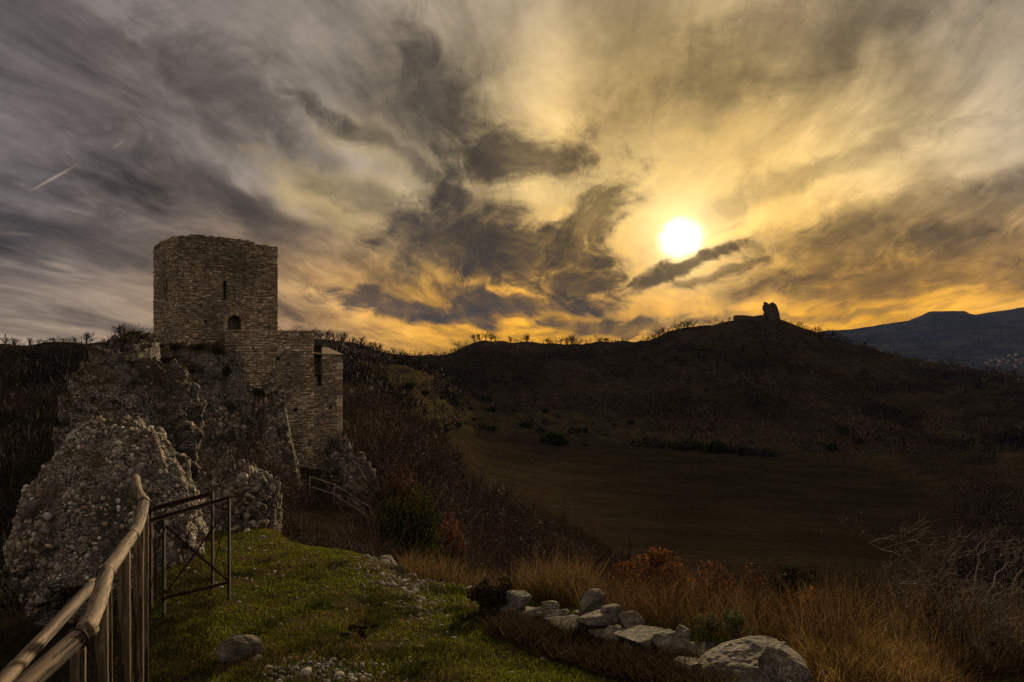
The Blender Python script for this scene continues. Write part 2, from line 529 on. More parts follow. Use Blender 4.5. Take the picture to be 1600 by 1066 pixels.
def mat_pebble():
    m, k, out = new_mat('pebble')
    pos = wco(k)
    oi = k.node('ShaderNodeObjectInfo')
    a = k.node('ShaderNodeAttribute', attribute_name='tint')
    rnd = oi.outputs['Random']
    own = k.ramp(rnd, [(0, (0.12, 0.10, 0.08)), (.25, (0.24, 0.20, 0.165)), (.5, (0.36, 0.31, 0.27)), (.75, (0.20, 0.15, 0.115)), (1, (0.44, 0.40, 0.35))])
    c = k.mix(k.math('GREATER_THAN', k.vmath('LENGTH', a.outputs['Color'], out=1), 0.001), own, a.outputs['Color'])
    n1 = k.noise(pos, 34, 5, .68); n2 = k.noise(pos, 9, 4, .6)
    c = k.mix(k.mapr(n1, .46, .66), c, k.mix(.5, c, (0.06, 0.05, 0.04)))
    c = k.mix(k.math('MULTIPLY', k.mapr(n2, .52, .66), .45), c, (0.56, 0.52, 0.46))
    c = k.mix(k.mapr(k.noise(pos, 5, 3, .6), .58, .7), c, (0.11, 0.09, 0.03))
    finish(k, out, c, .85, n1, .02, .7, .25)
    return m

def mat_tint(name, rough=.9, nsc=30.0, namt=.5, trans=0.0, spec=.2):
    """colour comes from each piece's own tint attribute, with fine noise"""
    m, k, out = new_mat(name)
    c = attr(k, 'tint')
    n = k.noise(wco(k), nsc, 3, .6)
    f = k.mapr(n, .3, .7, 1 - namt, 1 + namt, smooth=False)
    c = scaled(k, c, f)
    if trans > 0:
        d = k.node('ShaderNodeBsdfDiffuse'); t = k.node('ShaderNodeBsdfTranslucent')
        k.plug(d.inputs[0], c); k.plug(t.inputs[0], c)
        mx = k.node('ShaderNodeMixShader'); mx.inputs[0].default_value = trans
        k.t.links.new(d.outputs[0], mx.inputs[1]); k.t.links.new(t.outputs[0], mx.inputs[2])
        k.t.links.new(mx.outputs[0], out.inputs[0])
    else:
        finish(k, out, c, rough, n, .02, .5, spec)
    return m

def mat_masonry():
    m, k, out = new_mat('masonry')
    pos = wco(k)
    c = attr(k, 'tint')
    n1 = k.noise(pos, 6, 5, .65); n2 = k.noise(pos, 26, 4, .7); n0 = k.noise(k.vmath('MULTIPLY', pos, (1, 1, .35)), .55, 4, .6)
    c = scaled(k, c, k.mapr(n1, .3, .7, .7, 1.25, smooth=False))
    c = k.mix(k.mapr(n2, .52, .7), c, scaled(k, c, .55))
    c = k.mix(k.math('MULTIPLY', k.mapr(n0, .5, .68), .6), c, scaled(k, c, .5))      # old damp streaks
    c = k.mix(k.math('MULTIPLY', k.mapr(k.noise(pos, 2.2, 4, .6), .56, .7), .45), c, (0.40, 0.37, 0.31))   # lichen
    finish(k, out, c, .92, k.math('ADD', n1, n2), .03, .7, .2)
    return m

def mat_plain(name, a, b, sc, rough=.9, bump=.02, metal=0.0, stretch=(1, 1, 1), spec=.25):
    m, k, out = new_mat(name)
    p = k.vmath('MULTIPLY', objco(k), stretch)
    n1 = k.noise(p, sc, 5, .65); n2 = k.noise(p, sc * 5, 4, .7)
    c = k.mix(k.mapr(k.math('ADD', k.math('MULTIPLY', n1, .65), k.math('MULTIPLY', n2, .35)), .36, .64), a, b)
    finish(k, out, c, rough, k.math('ADD', n1, k.math('MULTIPLY', n2, .5)), bump, .7, spec, metal)
    return m

def mat_wood():
    m, k, out = new_mat('weathered_wood')
    o = objco(k)
    p = k.vmath('MULTIPLY', o, (1, 1, .05))
    warp = scaled(k, k.noise(o, 3.0, 3, .5, out=1), .05)
    p = k.vmath('ADD', p, warp)
    g = k.noise(p, 55, 5, .65); g2 = k.noise(k.vmath('MULTIPLY', o, (1, 1, .10)), 14, 4, .6)
    rnd = k.node('ShaderNodeObjectInfo').outputs['Random']
    base = k.mix(k.mapr(g2, .35, .65), (0.125, 0.082, 0.048), (0.27, 0.19, 0.118))
    base = k.mix(k.math('MULTIPLY', rnd, .35), base, (0.15, 0.115, 0.085))
    c = k.mix(k.mapr(g, .44, .60), base, (0.06, 0.038, 0.022))
    c = k.mix(k.math('MULTIPLY', k.mapr(k.noise(o, 7, 4, .65), .52, .66), .55), c, (0.085, 0.075, 0.06))
    crack = k.mapr(k.noise(k.vmath('MULTIPLY', k.vmath('ADD', o, warp), (1, 1, .035)), 26, 3, .55), .55, .60)
    c = k.mix(crack, c, (0.025, 0.016, 0.010))
    knot = k.mapr(k.voronoi(k.vmath('MULTIPLY', o, (1, 1, .55)), 6.0), .14, .07)
    c = k.mix(k.math('MULTIPLY', knot, .8), c, (0.05, 0.03, 0.018))
    h = k.math('SUBTRACT', k.math('MULTIPLY', g, -.6), k.math('MULTIPLY', crack, 1.4))
    finish(k, out, c, .8, h, .008, .9, .3)
    return m

M = {}
M['terrain'] = mat_terrain()
M['rock_near'] = mat_rock('conglomerate_near', sc=9.0, moss=.9, pale=(0.20, 0.165, 0.13), dark=(0.045, 0.034, 0.025), stain=.6)
M['rock_far'] = mat_rock('conglomerate_crag', sc=3.2, moss=1.0, pale=(0.20, 0.170, 0.140), dark=(0.040, 0.032, 0.025), white=(0.62, 0.57, 0.50), stain=.6)
M['stone'] = mat_rock('wall_stone', sc=22.0, moss=.6, pale=(0.30, 0.26, 0.22), dark=(0.10, 0.082, 0.066), white=(0.58, 0.54, 0.49))
M['pebble'] = mat_pebble()
M['masonry'] = mat_masonry()
M['mortar'] = mat_plain('lime_mortar', (0.13, 0.105, 0.075), (0.21, 0.175, 0.13), 5.0)
M['roof'] = mat_plain('stone_slab_roof', (0.30, 0.22, 0.13), (0.42, 0.32, 0.20), 3.0)
M['leaf'] = mat_tint('leaf', trans=.35)
M['grass'] = mat_tint('grass_blade', trans=.40, namt=.3)
M['twig'] = mat_tint('twig', nsc=12, namt=.35)
M['bark'] = mat_plain('bark', (0.045, 0.034, 0.026), (0.085, 0.066, 0.050), 9.0)
M['pale_bark'] = mat_plain('pale_bark', (0.16, 0.125, 0.095), (0.27, 0.22, 0.17), 14.0, stretch=(1, 1, .4))
M['wood'] = mat_wood()
M['rust'] = mat_plain('rusted_iron', (0.014, 0.008, 0.006), (0.050, 0.022, 0.013), 30.0, rough=.75, metal=.3, bump=.004)
M['wire'] = mat_plain('wire', (0.03, 0.025, 0.02), (0.06, 0.045, 0.035), 40.0, rough=.6, metal=.5, bump=.001)
M['rail_wood'] = mat_plain('grey_rail', (0.20, 0.16, 0.12), (0.32, 0.27, 0.21), 8.0)
M['house'] = mat_plain('plaster', (0.22, 0.20, 0.18), (0.32, 0.29, 0.26), .4)
M['tile'] = mat_plain('roof_tile', (0.22, 0.12, 0.08), (0.30, 0.17, 0.11), .5)
def mat_mountain():
    m, k, out = new_mat('mountain_scrub')
    pos = wco(k)
    n = k.noise(k.vmath('MULTIPLY', pos, (1, 1, 2)), .012, 6, .65); n2 = k.noise(pos, .003, 3, .5)
    c = k.mix(k.mapr(n, .42, .62), (0.022, 0.024, 0.020), (0.055, 0.046, 0.034))
    c = k.mix(k.math('MULTIPLY', k.mapr(n2, .5, .6), .6), c, (0.07, 0.062, 0.036))
    matte(k, out, c)
    return m
M['mountain'] = mat_mountain()

# ------------------------------------------------------------------ terrain: one sheet from the viewer's feet to the horizon
def Y(d, py): return (HZ - py) / F * d
KN = {   # photo column -> knots (depth, height)
  -300: [(.5,-1.75),(3,-2.3),(6,-3.6),(11,-5),(20,-6.5),(35,-8),(60,-9),(100,-6),(130,-2),(150,Y(150,550)),(170,Y(170,544)),(230,-12)],
  0:    [(.5,-1.75),(3,-2.2),(6,-3.3),(11,-4.6),(20,-7),(35,-9),(60,Y(60,720)),(100,Y(100,640)),(130,Y(130,592)),(155,Y(155,560)),(175,Y(175,543)),(240,-12)],
  150:  [(.5,-1.75),(3,-2.1),(6,-2.9),(11,-4.0),(20,-7),(35,-9),(60,-10),(100,Y(100,640)),(135,Y(135,592)),(160,Y(160,560)),(180,Y(180,543)),(250,-12)],
  280:  [(.5,-1.75),(3,-2.1),(6,-2.7),(10,-3.2),(15,-4.2),(25,-7),(43,-8.5),(55,-5),(80,-6),(130,-4),(250,Y(250,542)),(330,-10)],
  400:  [(.5,-1.75),(3,-2.12),(6,-2.62),(12,-3.5),(15.5,Y(15.5,815)),(25,-7.5),(43,-8.8),(58,-7),(90,-5),(180,-1),(300,Y(300,530)),(380,-8)],
  540:  [(.5,-1.75),(3,-2.12),(6,-2.6),(11.8,Y(11.8,862)),(17,-6.5),(30,-9.5),(46,-10),(70,-9),(120,Y(120,600)),(200,Y(200,572)),(320,Y(320,538)),(400,-8)],
  640:  [(.5,-1.75),(3,-2.12),(6,-2.6),(10.8,Y(10.8,900)),(18,-8),(35,-11.5),(60,-13.5),(110,-12.5),(180,Y(180,592)),(250,Y(250,574)),(330,Y(330,555)),(420,-14)],
  760:  [(.5,-1.75),(3,-2.12),(6,-2.6),(9.8,Y(9.8,928)),(18,-9.5),(35,-15),(65,-20.5),(110,-24.5),(200,Y(200,688)),(290,Y(290,600)),(380,Y(380,536)),(480,-12)],
  690:  [(.5,-1.75),(3,-2.12),(6,-2.6),(10.4,-3.55),(18,-8.7),(35,-13),(62,-16.5),(110,-18),(188,Y(188,640)),(262,Y(262,590)),(345,Y(345,553)),(440,-16)],
  720:  [(.5,-1.75),(3,-2.12),(6,-2.6),(10.1,-3.52),(18,-9.1),(35,-14),(64,-18.5),(110,-21.5),(194,Y(194,665)),(276,Y(276,596)),(365,Y(365,547)),(460,-14)],
  900:  [(.5,-1.75),(3,-2.12),(6,-2.6),(9.0,-3.33),(18,-10),(35,-18),(65,-25),(105,-30),(205,Y(205,697)),(300,Y(300,612)),(390,Y(390,542)),(480,-12)],
  1010: [(.5,-1.75),(3,-2.12),(6,-2.6),(8.6,-3.24),(18,-10.4),(35,-18.7),(65,-26.5),(101,-31),(205,Y(205,703)),(300,Y(300,610)),(394,Y(394,536)),(495,-10)],
  1050: [(.5,-1.75),(3,-2.12),(6,-2.6),(8.5,-3.2),(18,-10.5),(35,-19),(65,-27),(100,-31.5),(205,Y(205,705)),(300,Y(300,606)),(400,Y(400,519)),(500,-8)],
  1120: [(.5,-1.75),(3,-2.12),(6,-2.6),(8.2,-3.1),(18,-10.5),(35,-19.2),(65,-27.2),(99,-31.7),(205,Y(205,709)),(300,Y(300,604)),(410,Y(410,510)),(510,-6)],
  1170: [(.5,-1.75),(3,-2.12),(6,-2.6),(8.1,-3.08),(18,-10.5),(35,-19.4),(65,-27.4),(98,-31.9),(205,Y(205,711)),(300,Y(300,600)),(415,Y(415,500)),(515,-3)],
  1200: [(.5,-1.75),(3,-2.12),(6,-2.6),(8,-3.05),(18,-10.5),(35,-19.5),(65,-27.5),(98,-32),(205,Y(205,713)),(300,Y(300,598)),(420,Y(420,499)),(520,-2)],
  1240: [(.5,-1.75),(3,-2.12),(6,-2.6),(8,-3.05),(18,-10.5),(35,-19.5),(65,-27.5),(98,-32),(205,Y(205,715)),(300,Y(300,602)),(418,Y(418,511)),(520,-4)],
  1300: [(.5,-1.75),(3,-2.12),(6,-2.6),(7.5,-2.95),(17,-10),(35,-19.5),(65,-28),(98,-32.5),(200,Y(200,720)),(300,Y(300,618)),(410,Y(410,531)),(520,-14)],
  1400: [(.5,-1.75),(3,-2.12),(6,-2.65),(7.5,-3.0),(17,-9.8),(35,-19.5),(65,-28.5),(98,-33),(190,Y(190,735)),(290,Y(290,642)),(390,Y(390,556)),(520,-20)],
  1500: [(.5,-1.75),(3,-2.15),(6,-2.7),(7.5,-3.1),(17,-9.5),(35,-19),(65,-28),(100,-33),(180,Y(180,745)),(270,Y(270,662)),(360,Y(360,577)),(480,-26)],
  1600: [(.5,-1.75),(3,-2.2),(6,-2.75),(7.5,-3.2),(17,-9),(35,-18),(65,-27),(100,-32),(170,Y(170,740)),(250,Y(250,667)),(340,Y(340,592)),(460,-32)],
  1900: [(.5,-1.75),(3,-2.3),(6,-3),(8,-3.6),(17,-8.5),(35,-16),(65,-24),(100,-29),(160,-27),(230,-22),(320,-12),(440,-32)],
}
BACK = [(.5,-1.75),(3,-1.7),(6,-1.6),(11,-1.3),(20,-.8),(35,0),(60,1),(100,2),(160,2),(230,0),(320,-6),(440,-20)]
TAIL = [(900, -52), (1700, -62), (6000, -62)]
AZM = math.atan(1000 / F) if False else math.radians(45.5)
_cols = sorted(KN)
_kaz = np.array([math.atan((c - 800) / F) for c in _cols])
_kd = np.array([[math.log(p[0]) for p in KN[c] + TAIL] for c in _cols])
_kz = np.array([[p[1] for p in KN[c] + TAIL] for c in _cols])
_bd = np.array([math.log(p[0]) for p in BACK + TAIL]); _bz = np.array([p[1] for p in BACK + TAIL])

def pchip(x, y, xs):
    h = np.diff(x); dl = np.diff(y) / h
    m = np.zeros_like(y)
    w1 = 2 * h[1:] + h[:-1]; w2 = h[1:] + 2 * h[:-1]
    ok = dl[:-1] * dl[1:] > 0
    with np.errstate(divide='ignore', invalid='ignore'):
        hm = (w1 + w2) / (w1 / dl[:-1] + w2 / dl[1:])
    m[1:-1] = np.where(ok, hm, 0)
    m[0], m[-1] = dl[0], dl[-1]
    i = np.clip(np.searchsorted(x, xs) - 1, 0, len(x) - 2)
    t = (xs - x[i]) / h[i]
    t = np.clip(t, -0.2, 1.0)
    return ((1 + 2 * t) * (1 - t) ** 2 * y[i] + t * (1 - t) ** 2 * h[i] * m[i] + t * t * (3 - 2 * t) * y[i + 1] + t * t * (t - 1) * h[i] * m[i + 1])

T_AZ = np.concatenate([np.radians(np.arange(-180, -46, 3.0)), np.radians(np.arange(-46, 46.01, 0.3)), np.radians(np.arange(48, 180.1, 3.0))])
T_LD = np.concatenate([np.arange(math.log(.3), math.log(480), .029), np.arange(math.log(480), math.log(3250), .08)])
CM = math.cos(AZM)

def in_poly(px, py, poly):
    r = np.zeros(px.shape, bool)
    n = len(poly)
    for i in range(n):
        x1, y1 = poly[i]; x2, y2 = poly[(i + 1) % n]
        c = ((y1 > py) != (y2 > py)) & (px < (x2 - x1) * (py - y1) / ((y2 - y1) if y2 != y1 else 1e-9) + x1)
        r ^= c
    return r

FIELD = [(690,678),(800,688),(1000,700),(1200,714),(1320,716),(1378,738),(1470,790),(1500,850),(1420,1000),(1200,1000),(1050,930),(900,830),(740,745)]
MEAD = [[(600,612),(700,632),(860,640),(1000,655),(1180,690),(1190,708),(1000,694),(800,684),(690,674),(620,645)],
        [(536,580),(560,580),(592,588),(596,602),(540,604)], [(560,575),(650,580),(700,600),(690,616),(600,606)],
        [(1440,655),(1500,668),(1560,700),(1600,718),(1600,745),(1540,725),(1480,700)], [(1180,690),(1240,694),(1290,706),(1280,713),(1190,708)],
        [(1330,705),(1420,730),(1490,765),(1480,780),(1400,745)]]

def build_terrain():
    na, nd = len(T_AZ), len(T_LD)
    Z = np.zeros((na, nd)); X = np.zeros((na, nd)); YY = np.zeros((na, nd))
    d = np.exp(T_LD)
    for i, az in enumerate(T_AZ):
        a = float(np.clip(az, -AZM, AZM))
        aa = np.array([a])
        kd = np.array([pchip(_kaz, _kd[:, j], aa)[0] for j in range(_kd.shape[1])])
        kz = np.array([pchip(_kaz, _kz[:, j], aa)[0] for j in range(_kz.shape[1])])
        over = (abs(az) - AZM) / (math.pi - AZM)
        if over > 0:
            w = min(1.0, over * 1.6); w = w * w * (3 - 2 * w)
            kd = kd * (1 - w) + _bd * w; kz = kz * (1 - w) + _bz * w
            X[i], YY[i] = d / CM * math.sin(az), d / CM * math.cos(az)
        else:
            X[i], YY[i] = d * math.tan(az), d
        Z[i] = pchip(kd, kz, T_LD)
    pts = np.stack([X.ravel(), YY.ravel(), np.zeros(X.size)], 1)
    D = np.broadcast_to(d, Z.shape)
    px = 800 + F * X / np.where(np.abs(YY) < 1e-3, 1e-3, YY)
    py = HZ - Z / np.maximum(D, .01) * F
    front = YY > 0
    fld = in_poly(px, py, FIELD) & (D > 80) & (D < 250) & front
    amp = np.clip(0.010 * D, 0.02, 2.6) * np.where(fld, .25, 1.0) * np.where(D > 600, .5, 1)
    nz = fbm(pts / 30.0, 4, 3).reshape(Z.shape) * .55 + fbm(pts / 7.0, 3, 9).reshape(Z.shape) * .3
    nn = fbm(pts / .8, 3, 21).reshape(Z.shape) * .05 + fbm(pts / .22, 2, 27).reshape(Z.shape) * .018
    rid = 1 - np.abs(fbm(pts / 46.0, 4, 61)).reshape(Z.shape) * 2.4
    hump = fbm(pts / 24.0, 3, 67).reshape(Z.shape)
    mid = sstep(70, 150, D) * sstep(900, 470, D) * np.where(fld, .12, 1.0)
    Z = Z + mid * ((rid - .3) * 2.2 + hump * 1.6)
    Z = Z + nz * amp + nn * sstep(60, 10, D) * sstep(1.5, 4, D)
    nz2 = fbm(pts / 12.0, 3, 33).reshape(Z.shape)
    zone = np.zeros(Z.shape + (3,))
    edge = np.interp(px.ravel(), [-500, 200, 330, 400, 540, 640, 760, 900, 1200, 1400, 1700], [4, 5, 14, 16, 13, 11.5, 10.5, 10, 8.5, 7.5, 7]).reshape(Z.shape)
    zone[..., 0] = np.where(front, sstep(1.12, .98, D / edge), 0.5)
    zone[..., 1] = fld * 1.0
    md = np.zeros(Z.shape, bool)
    for p in MEAD: md |= in_poly(px + nz2 * 26, py + nz2 * 9, p)
    zone[..., 2] = (md & (D > 80) & (D < 330) & front) * np.clip(.75 + nz2 * .5, 0, 1)
    # soften the zone edges
    for ch in (1, 2):
        for _ in range(2):
            z_ = zone[..., ch]
            z_[1:-1, 1:-1] = (z_[1:-1, 1:-1] * 2 + z_[:-2, 1:-1] + z_[2:, 1:-1] + z_[1:-1, :-2] + z_[1:-1, 2:]) / 6
    V = np.stack([X, YY, Z], -1).reshape(-1, 3)
    i = np.arange(na)[:, None] * nd + np.arange(nd - 1)[None]
    j = ((np.arange(na) + 1) % na)[:, None] * nd + np.arange(nd - 1)[None]
    Fq = np.stack([i, j, j + 1, i + 1], -1)[:-1].reshape(-1, 4)
    # close the little hole under the viewer
    c = len(V)
    V = np.concatenate([V, [[0, 0, Z[:, 0].mean()]]])
    cap = np.stack([np.full(na - 1, c), (np.arange(na - 1) + 1) * nd, np.arange(na - 1) * nd], 1)
    zn = np.concatenate([zone.reshape(-1, 3), [[.5, 0, 0]]])
    me = make_mesh('ground', V, [Fq, cap], M['terrain'], True, extra=zn)
    add('ground', me, kind='structure', label='dark scrubby valley ground with mossy near path')
    return Z, zone
TZ, TZONE = build_terrain()

def _uv(x, y):
    x, y = np.atleast_1d(np.asarray(x, float)), np.atleast_1d(np.asarray(y, float))
    az = np.arctan2(x, y)
    d = np.where(np.abs(az) <= AZM, y, np.hypot(x, y) * CM)
    fi = np.interp(az, T_AZ, np.arange(len(T_AZ))); fj = np.interp(np.log(np.maximum(d, .31)), T_LD, np.arange(len(T_LD)))
    i = np.clip(fi.astype(int), 0, len(T_AZ) - 2); j = np.clip(fj.astype(int), 0, len(T_LD) - 2)
    return i, j, fi - i, fj - j

def ground(x, y):
    i, j, a, b = _uv(x, y)
    return (TZ[i, j] * (1 - a) * (1 - b) + TZ[i + 1, j] * a * (1 - b) + TZ[i, j + 1] * (1 - a) * b + TZ[i + 1, j + 1] * a * b)

def zone_at(x, y):
    i, j, a, b = _uv(x, y)
    return TZONE[np.where(a > .5, i + 1, i), np.where(b > .5, j + 1, j)]

def gz(x, y): return float(ground(x, y)[0])

def on_ground(px, d, up=0.0):
    x = (px - 800) / F * d
    return Vector((x, d, gz(x, d) + up))

def build_mountain():
    """the long table-topped mountain beyond the plain"""
    crest = [(900, 548), (1150, 540), (1240, 528), (1285, 516), (1330, 513), (1380, 506), (1420, 500), (1438, 493), (1452, 486), (1508, 484), (1516, 489), (1525, 490), (1560, 485), (1600, 478), (1680, 466), (1800, 470), (2000, 486), (2300, 520)]
    D0, D1, D2 = 1900.0, 3200.0, 4600.0
    pxs = np.arange(900, 2300, 5.0)
    ts = np.linspace(0, 1, 46)
    cy = np.interp(pxs, [c[0] for c in crest], [c[1] for c in crest])
    V = []
    for pxx, c in zip(pxs, cy):
        top = (HZ - c) / F * D1
        for t in ts:
            if t < .7:
                s = t / .7; dd = D0 + (D1 - D0) * s
                z = -66 + (top + 66) * (s ** 1.25) * (0.9 + .1 * s)
            else:
                s = (t - .7) / .3; dd = D1 + (D2 - D1) * s
                z = top + (-66 - top) * s
            V.append(((pxx - 800) / F * dd, dd, z))
    V = np.array(V)
    n = fbm(np.stack([V[:, 0] / 260, V[:, 1] / 260, V[:, 2] * 0], 1), 5, 51)
    w = np.tile(np.where(np.abs(ts - .7) < .02, .10, np.minimum(1, np.abs(ts - .7) * 4) * np.minimum(1, ts * 6)), len(pxs))
    V[:, 2] += n * 34 * w + fbm(V / 40.0, 2, 77) * 3.0
    nt = len(ts)
    i = np.arange(len(pxs) - 1)[:, None] * nt + np.arange(nt - 1)[None]
    Fq = np.stack([i, i + nt, i + nt + 1, i + 1], -1).reshape(-1, 4)
    add('mountain', make_mesh('mountain', V, Fq, M['mountain'], True), kind='structure', label='long blue table topped mountain on the far right')
build_mountain()

# ------------------------------------------------------------------ masonry
STONE_TINTS = np.array([(0.26, 0.20, 0.135), (0.33, 0.26, 0.18), (0.21, 0.16, 0.11), (0.38, 0.31, 0.225), (0.29, 0.21, 0.13), (0.17, 0.125, 0.09), (0.43, 0.36, 0.27), (0.31, 0.205, 0.125)]) * 1.22
STONE_TINTS = STONE_TINTS * .95 + STONE_TINTS.mean(1, keepdims=True) * .05

class Wall:
    """a masonry wall: a mortar core with openings, and separate stones laid in courses on its face"""
    def __init__(self, O, E, zb, ztop, nrm_side=1, openings=(), seed=0, course=(.085, .165), length=(.12, .36), lean=0.0, bottom=None, pale=1.0):
        self.O, self.E = np.array(O[:2], float), np.array(E[:2], float)
        dv = self.E - self.O
        self.L = float(np.linalg.norm(dv)); self.U = dv / self.L
        self.Nn = np.array([self.U[1], -self.U[0]]) * nrm_side
        self.zb, self.ztop, self.op, self.seed = zb, ztop, openings, seed
        self.course, self.length, self.pale = course, length, pale
    def pt(self, t, z, out=0.0):
        p = self.O + self.U * t + self.Nn * out
        return (p[0], p[1], z)
    def hole(self, t, z, grow=0.0):
        for (t0, t1, z0, z1, arch) in self.op:
            if t0 - grow < t < t1 + grow and z0 - grow < z < z1 + grow:
                if arch:
                    r = (t1 - t0) / 2; c = (t0 + t1) / 2
                    if z > z1 - r and math.hypot(t - c, z - (z1 - r)) > r + grow: continue
                return True
        return False
    def core(self, thick, cell=.12):
        """front skin with openings cut, back skin, top and ends"""
        V, Q = [], []
        nt = max(2, int(self.L / cell)); zt = max(self.ztop(t) for t in np.linspace(0, self.L, 20))
        nz = max(2, int((zt - self.zb) / cell))
        ids = {}
        def vid(i, j, o):
            key = (i, j, o)
            if key not in ids:
                t = self.L * i / nt
                z = min(self.zb + (zt - self.zb) * j / nz, self.ztop(t) - .03)
                ids[key] = len(V); V.append(self.pt(t, z, -o))
            return ids[key]
        for i in range(nt):
            tm = self.L * (i + .5) / nt
            for j in range(nz):
                zm = self.zb + (zt - self.zb) * (j + .5) / nz
                if zm > self.ztop(tm) + cell: continue
                if not self.hole(tm, zm):
                    Q.append((vid(i, j, 0.0), vid(i + 1, j, 0.0), vid(i + 1, j + 1, 0.0), vid(i, j + 1, 0.0)))
            a, b = vid(i, 0, thick), vid(i + 1, 0, thick)
            c, d = vid(i + 1, nz, thick), vid(i, nz, thick)
            Q.append((b, a, d, c))
            Q.append((vid(i, nz, 0.0), vid(i + 1, nz, 0.0), c, d))
        for i in (0, nt):
            Q.append((vid(i, 0, 0.0), vid(i, nz, 0.0), vid(i, nz, thick), vid(i, 0, thick)))
        # lining of each opening
        for (t0, t1, z0, z1, arch) in self.op:
            r = (t1 - t0) / 2; c = (t0 + t1) / 2
            ring = [(t0, z0), (t1, z0)]
            if arch:
                ring += [(c + r * math.cos(a), z1 - r + r * math.sin(a)) for a in np.linspace(0, math.pi, 9)]
            else:
                ring += [(t1, z1), (t0, z1)]
            n = len(ring); k0 = len(V)
            dep = min(.8, thick * .9)
            for (t, z) in ring: V.append(self.pt(t, z, -.002))
            for (t, z) in ring: V.append(self.pt(t, z, -dep))
            for q in range(n):
                p = (q + 1) % n
                Q.append((k0 + q, k0 + p, k0 + n + p, k0 + n + q))
            m = len(V); V.append(self.pt(c, (z0 + z1) / 2, -dep))
            for q in range(n):
                p = (q + 1) % n
                Q.append((k0 + n + q, k0 + n + p, m, m))
        V = np.array(V)
        quads = np.array([q for q in Q if q[2] != q[3]]); tris = np.array([q[:3] for q in Q if q[2] == q[3]]).reshape(-1, 3)
        return V, quads, tris
    def stones(self, ends=True):
        r = np.random.default_rng(self.seed)
        V, T = [], []
        z = self.zb
        zmax = max(self.ztop(t) for t in np.linspace(0, self.L, 20))
        while z < zmax:
            h = r.uniform(*self.course) * (1.45 if r.random() < .14 else 1)
            t = -r.uniform(0, .3)
            wav = r.uniform(0, 6.28)
            while t < self.L:
                w = r.uniform(*self.length) * (1.5 if r.random() < .1 else 1)
                t0, t1 = max(t, -.05 if ends else 0), min(t + w, self.L + .05)
                t += w
                if t1 - t0 < .07: continue
                tm = (t0 + t1) / 2; zz = z + .02 * math.sin(tm * 1.7 + wav)
                if zz + h * .6 > self.ztop(tm): continue
                if self.hole(tm, zz + h / 2, .03) or self.hole(t0 + .03, zz + h / 2) or self.hole(t1 - .03, zz + h / 2): continue
                g = r.uniform(.008, .022); out = r.uniform(.012, .065) + (.05 if r.random() < .05 else 0)
                a0, a1, b0, b1 = t0 + g, t1 - g, zz + g, zz + h - g
                i = min(.03, (a1 - a0) * .2)
                jit = r.uniform(-.016, .016, 8)
                bk = [(a0, b0), (a1, b0), (a1, b1), (a0, b1)]
                ft = [(a0 + i + jit[0], b0 + i + jit[1]), (a1 - i + jit[2], b0 + i + jit[3]), (a1 - i + jit[4], b1 - i + jit[5]), (a0 + i + jit[6], b1 - i + jit[7])]
                V += [self.pt(p, q, -.05) for p, q in bk]
                V += [self.pt(p, q, out * .55) for p, q in bk]
                V += [self.pt(p, q, out) for p, q in ft]
                c = STONE_TINTS[r.integers(len(STONE_TINTS))] * r.uniform(.55, 1.35) * self.pale * (1 + .35 * math.sin(tm * .9 + zz * .5 + self.seed) * math.sin(zz * .8 - tm * .4 + 1.3 * self.seed))
                T += [c] * 12
            z += h
        V = np.array(V); n = len(V) // 12
        f = np.array([[0, 1, 5, 4], [1, 2, 6, 5], [2, 3, 7, 6], [3, 0, 4, 7], [4, 5, 9, 8], [5, 6, 10, 9], [6, 7, 11, 10], [7, 4, 8, 11], [8, 9, 10, 11]])
        return V, rep_faces(f, n, 12), np.array(T)

def t_at(O, E, px):
    """distance along O->E at which the wall line is seen in photo column px"""
    k_ = (px - 800) / F
    O, E = np.array(O[:2], float), np.array(E[:2], float)
    U = (E - O) / np.linalg.norm(E - O)
    return float((k_ * O[1] - O[0]) / (U[0] - k_ * U[1]))

def depth_at(O, E, t):
    O, E = np.array(O[:2], float), np.array(E[:2], float)
    return float((O + (E - O) / np.linalg.norm(E - O) * t)[1])

def join(parts):
    """parts: (V, [faces...], tint or None) -> one block"""
    Vs, Fs, Ts, k_ = [], {}, [], 0
    for V, fs, T in parts:
        Vs.append(V)
        for f in fs:
            if len(f): Fs.setdefault(f.shape[1], []).append(f + k_)
        if T is not None: Ts.append(T)
        k_ += len(V)
    return np.concatenate(Vs), [np.concatenate(v) for v in Fs.values()], (np.concatenate(Ts) if Ts else None)

def stone_block(V8, tint, name, parent, mat=None, label=None):
    f = np.array([[0, 3, 2, 1], [4, 5, 6, 7], [0, 1, 5, 4], [1, 2, 6, 5], [2, 3, 7, 6], [3, 0, 4, 7]])
    return add(name, make_mesh(name, np.array(V8), f, mat or M['masonry'], False, np.tile(tint, (8, 1))), parent, label=label)

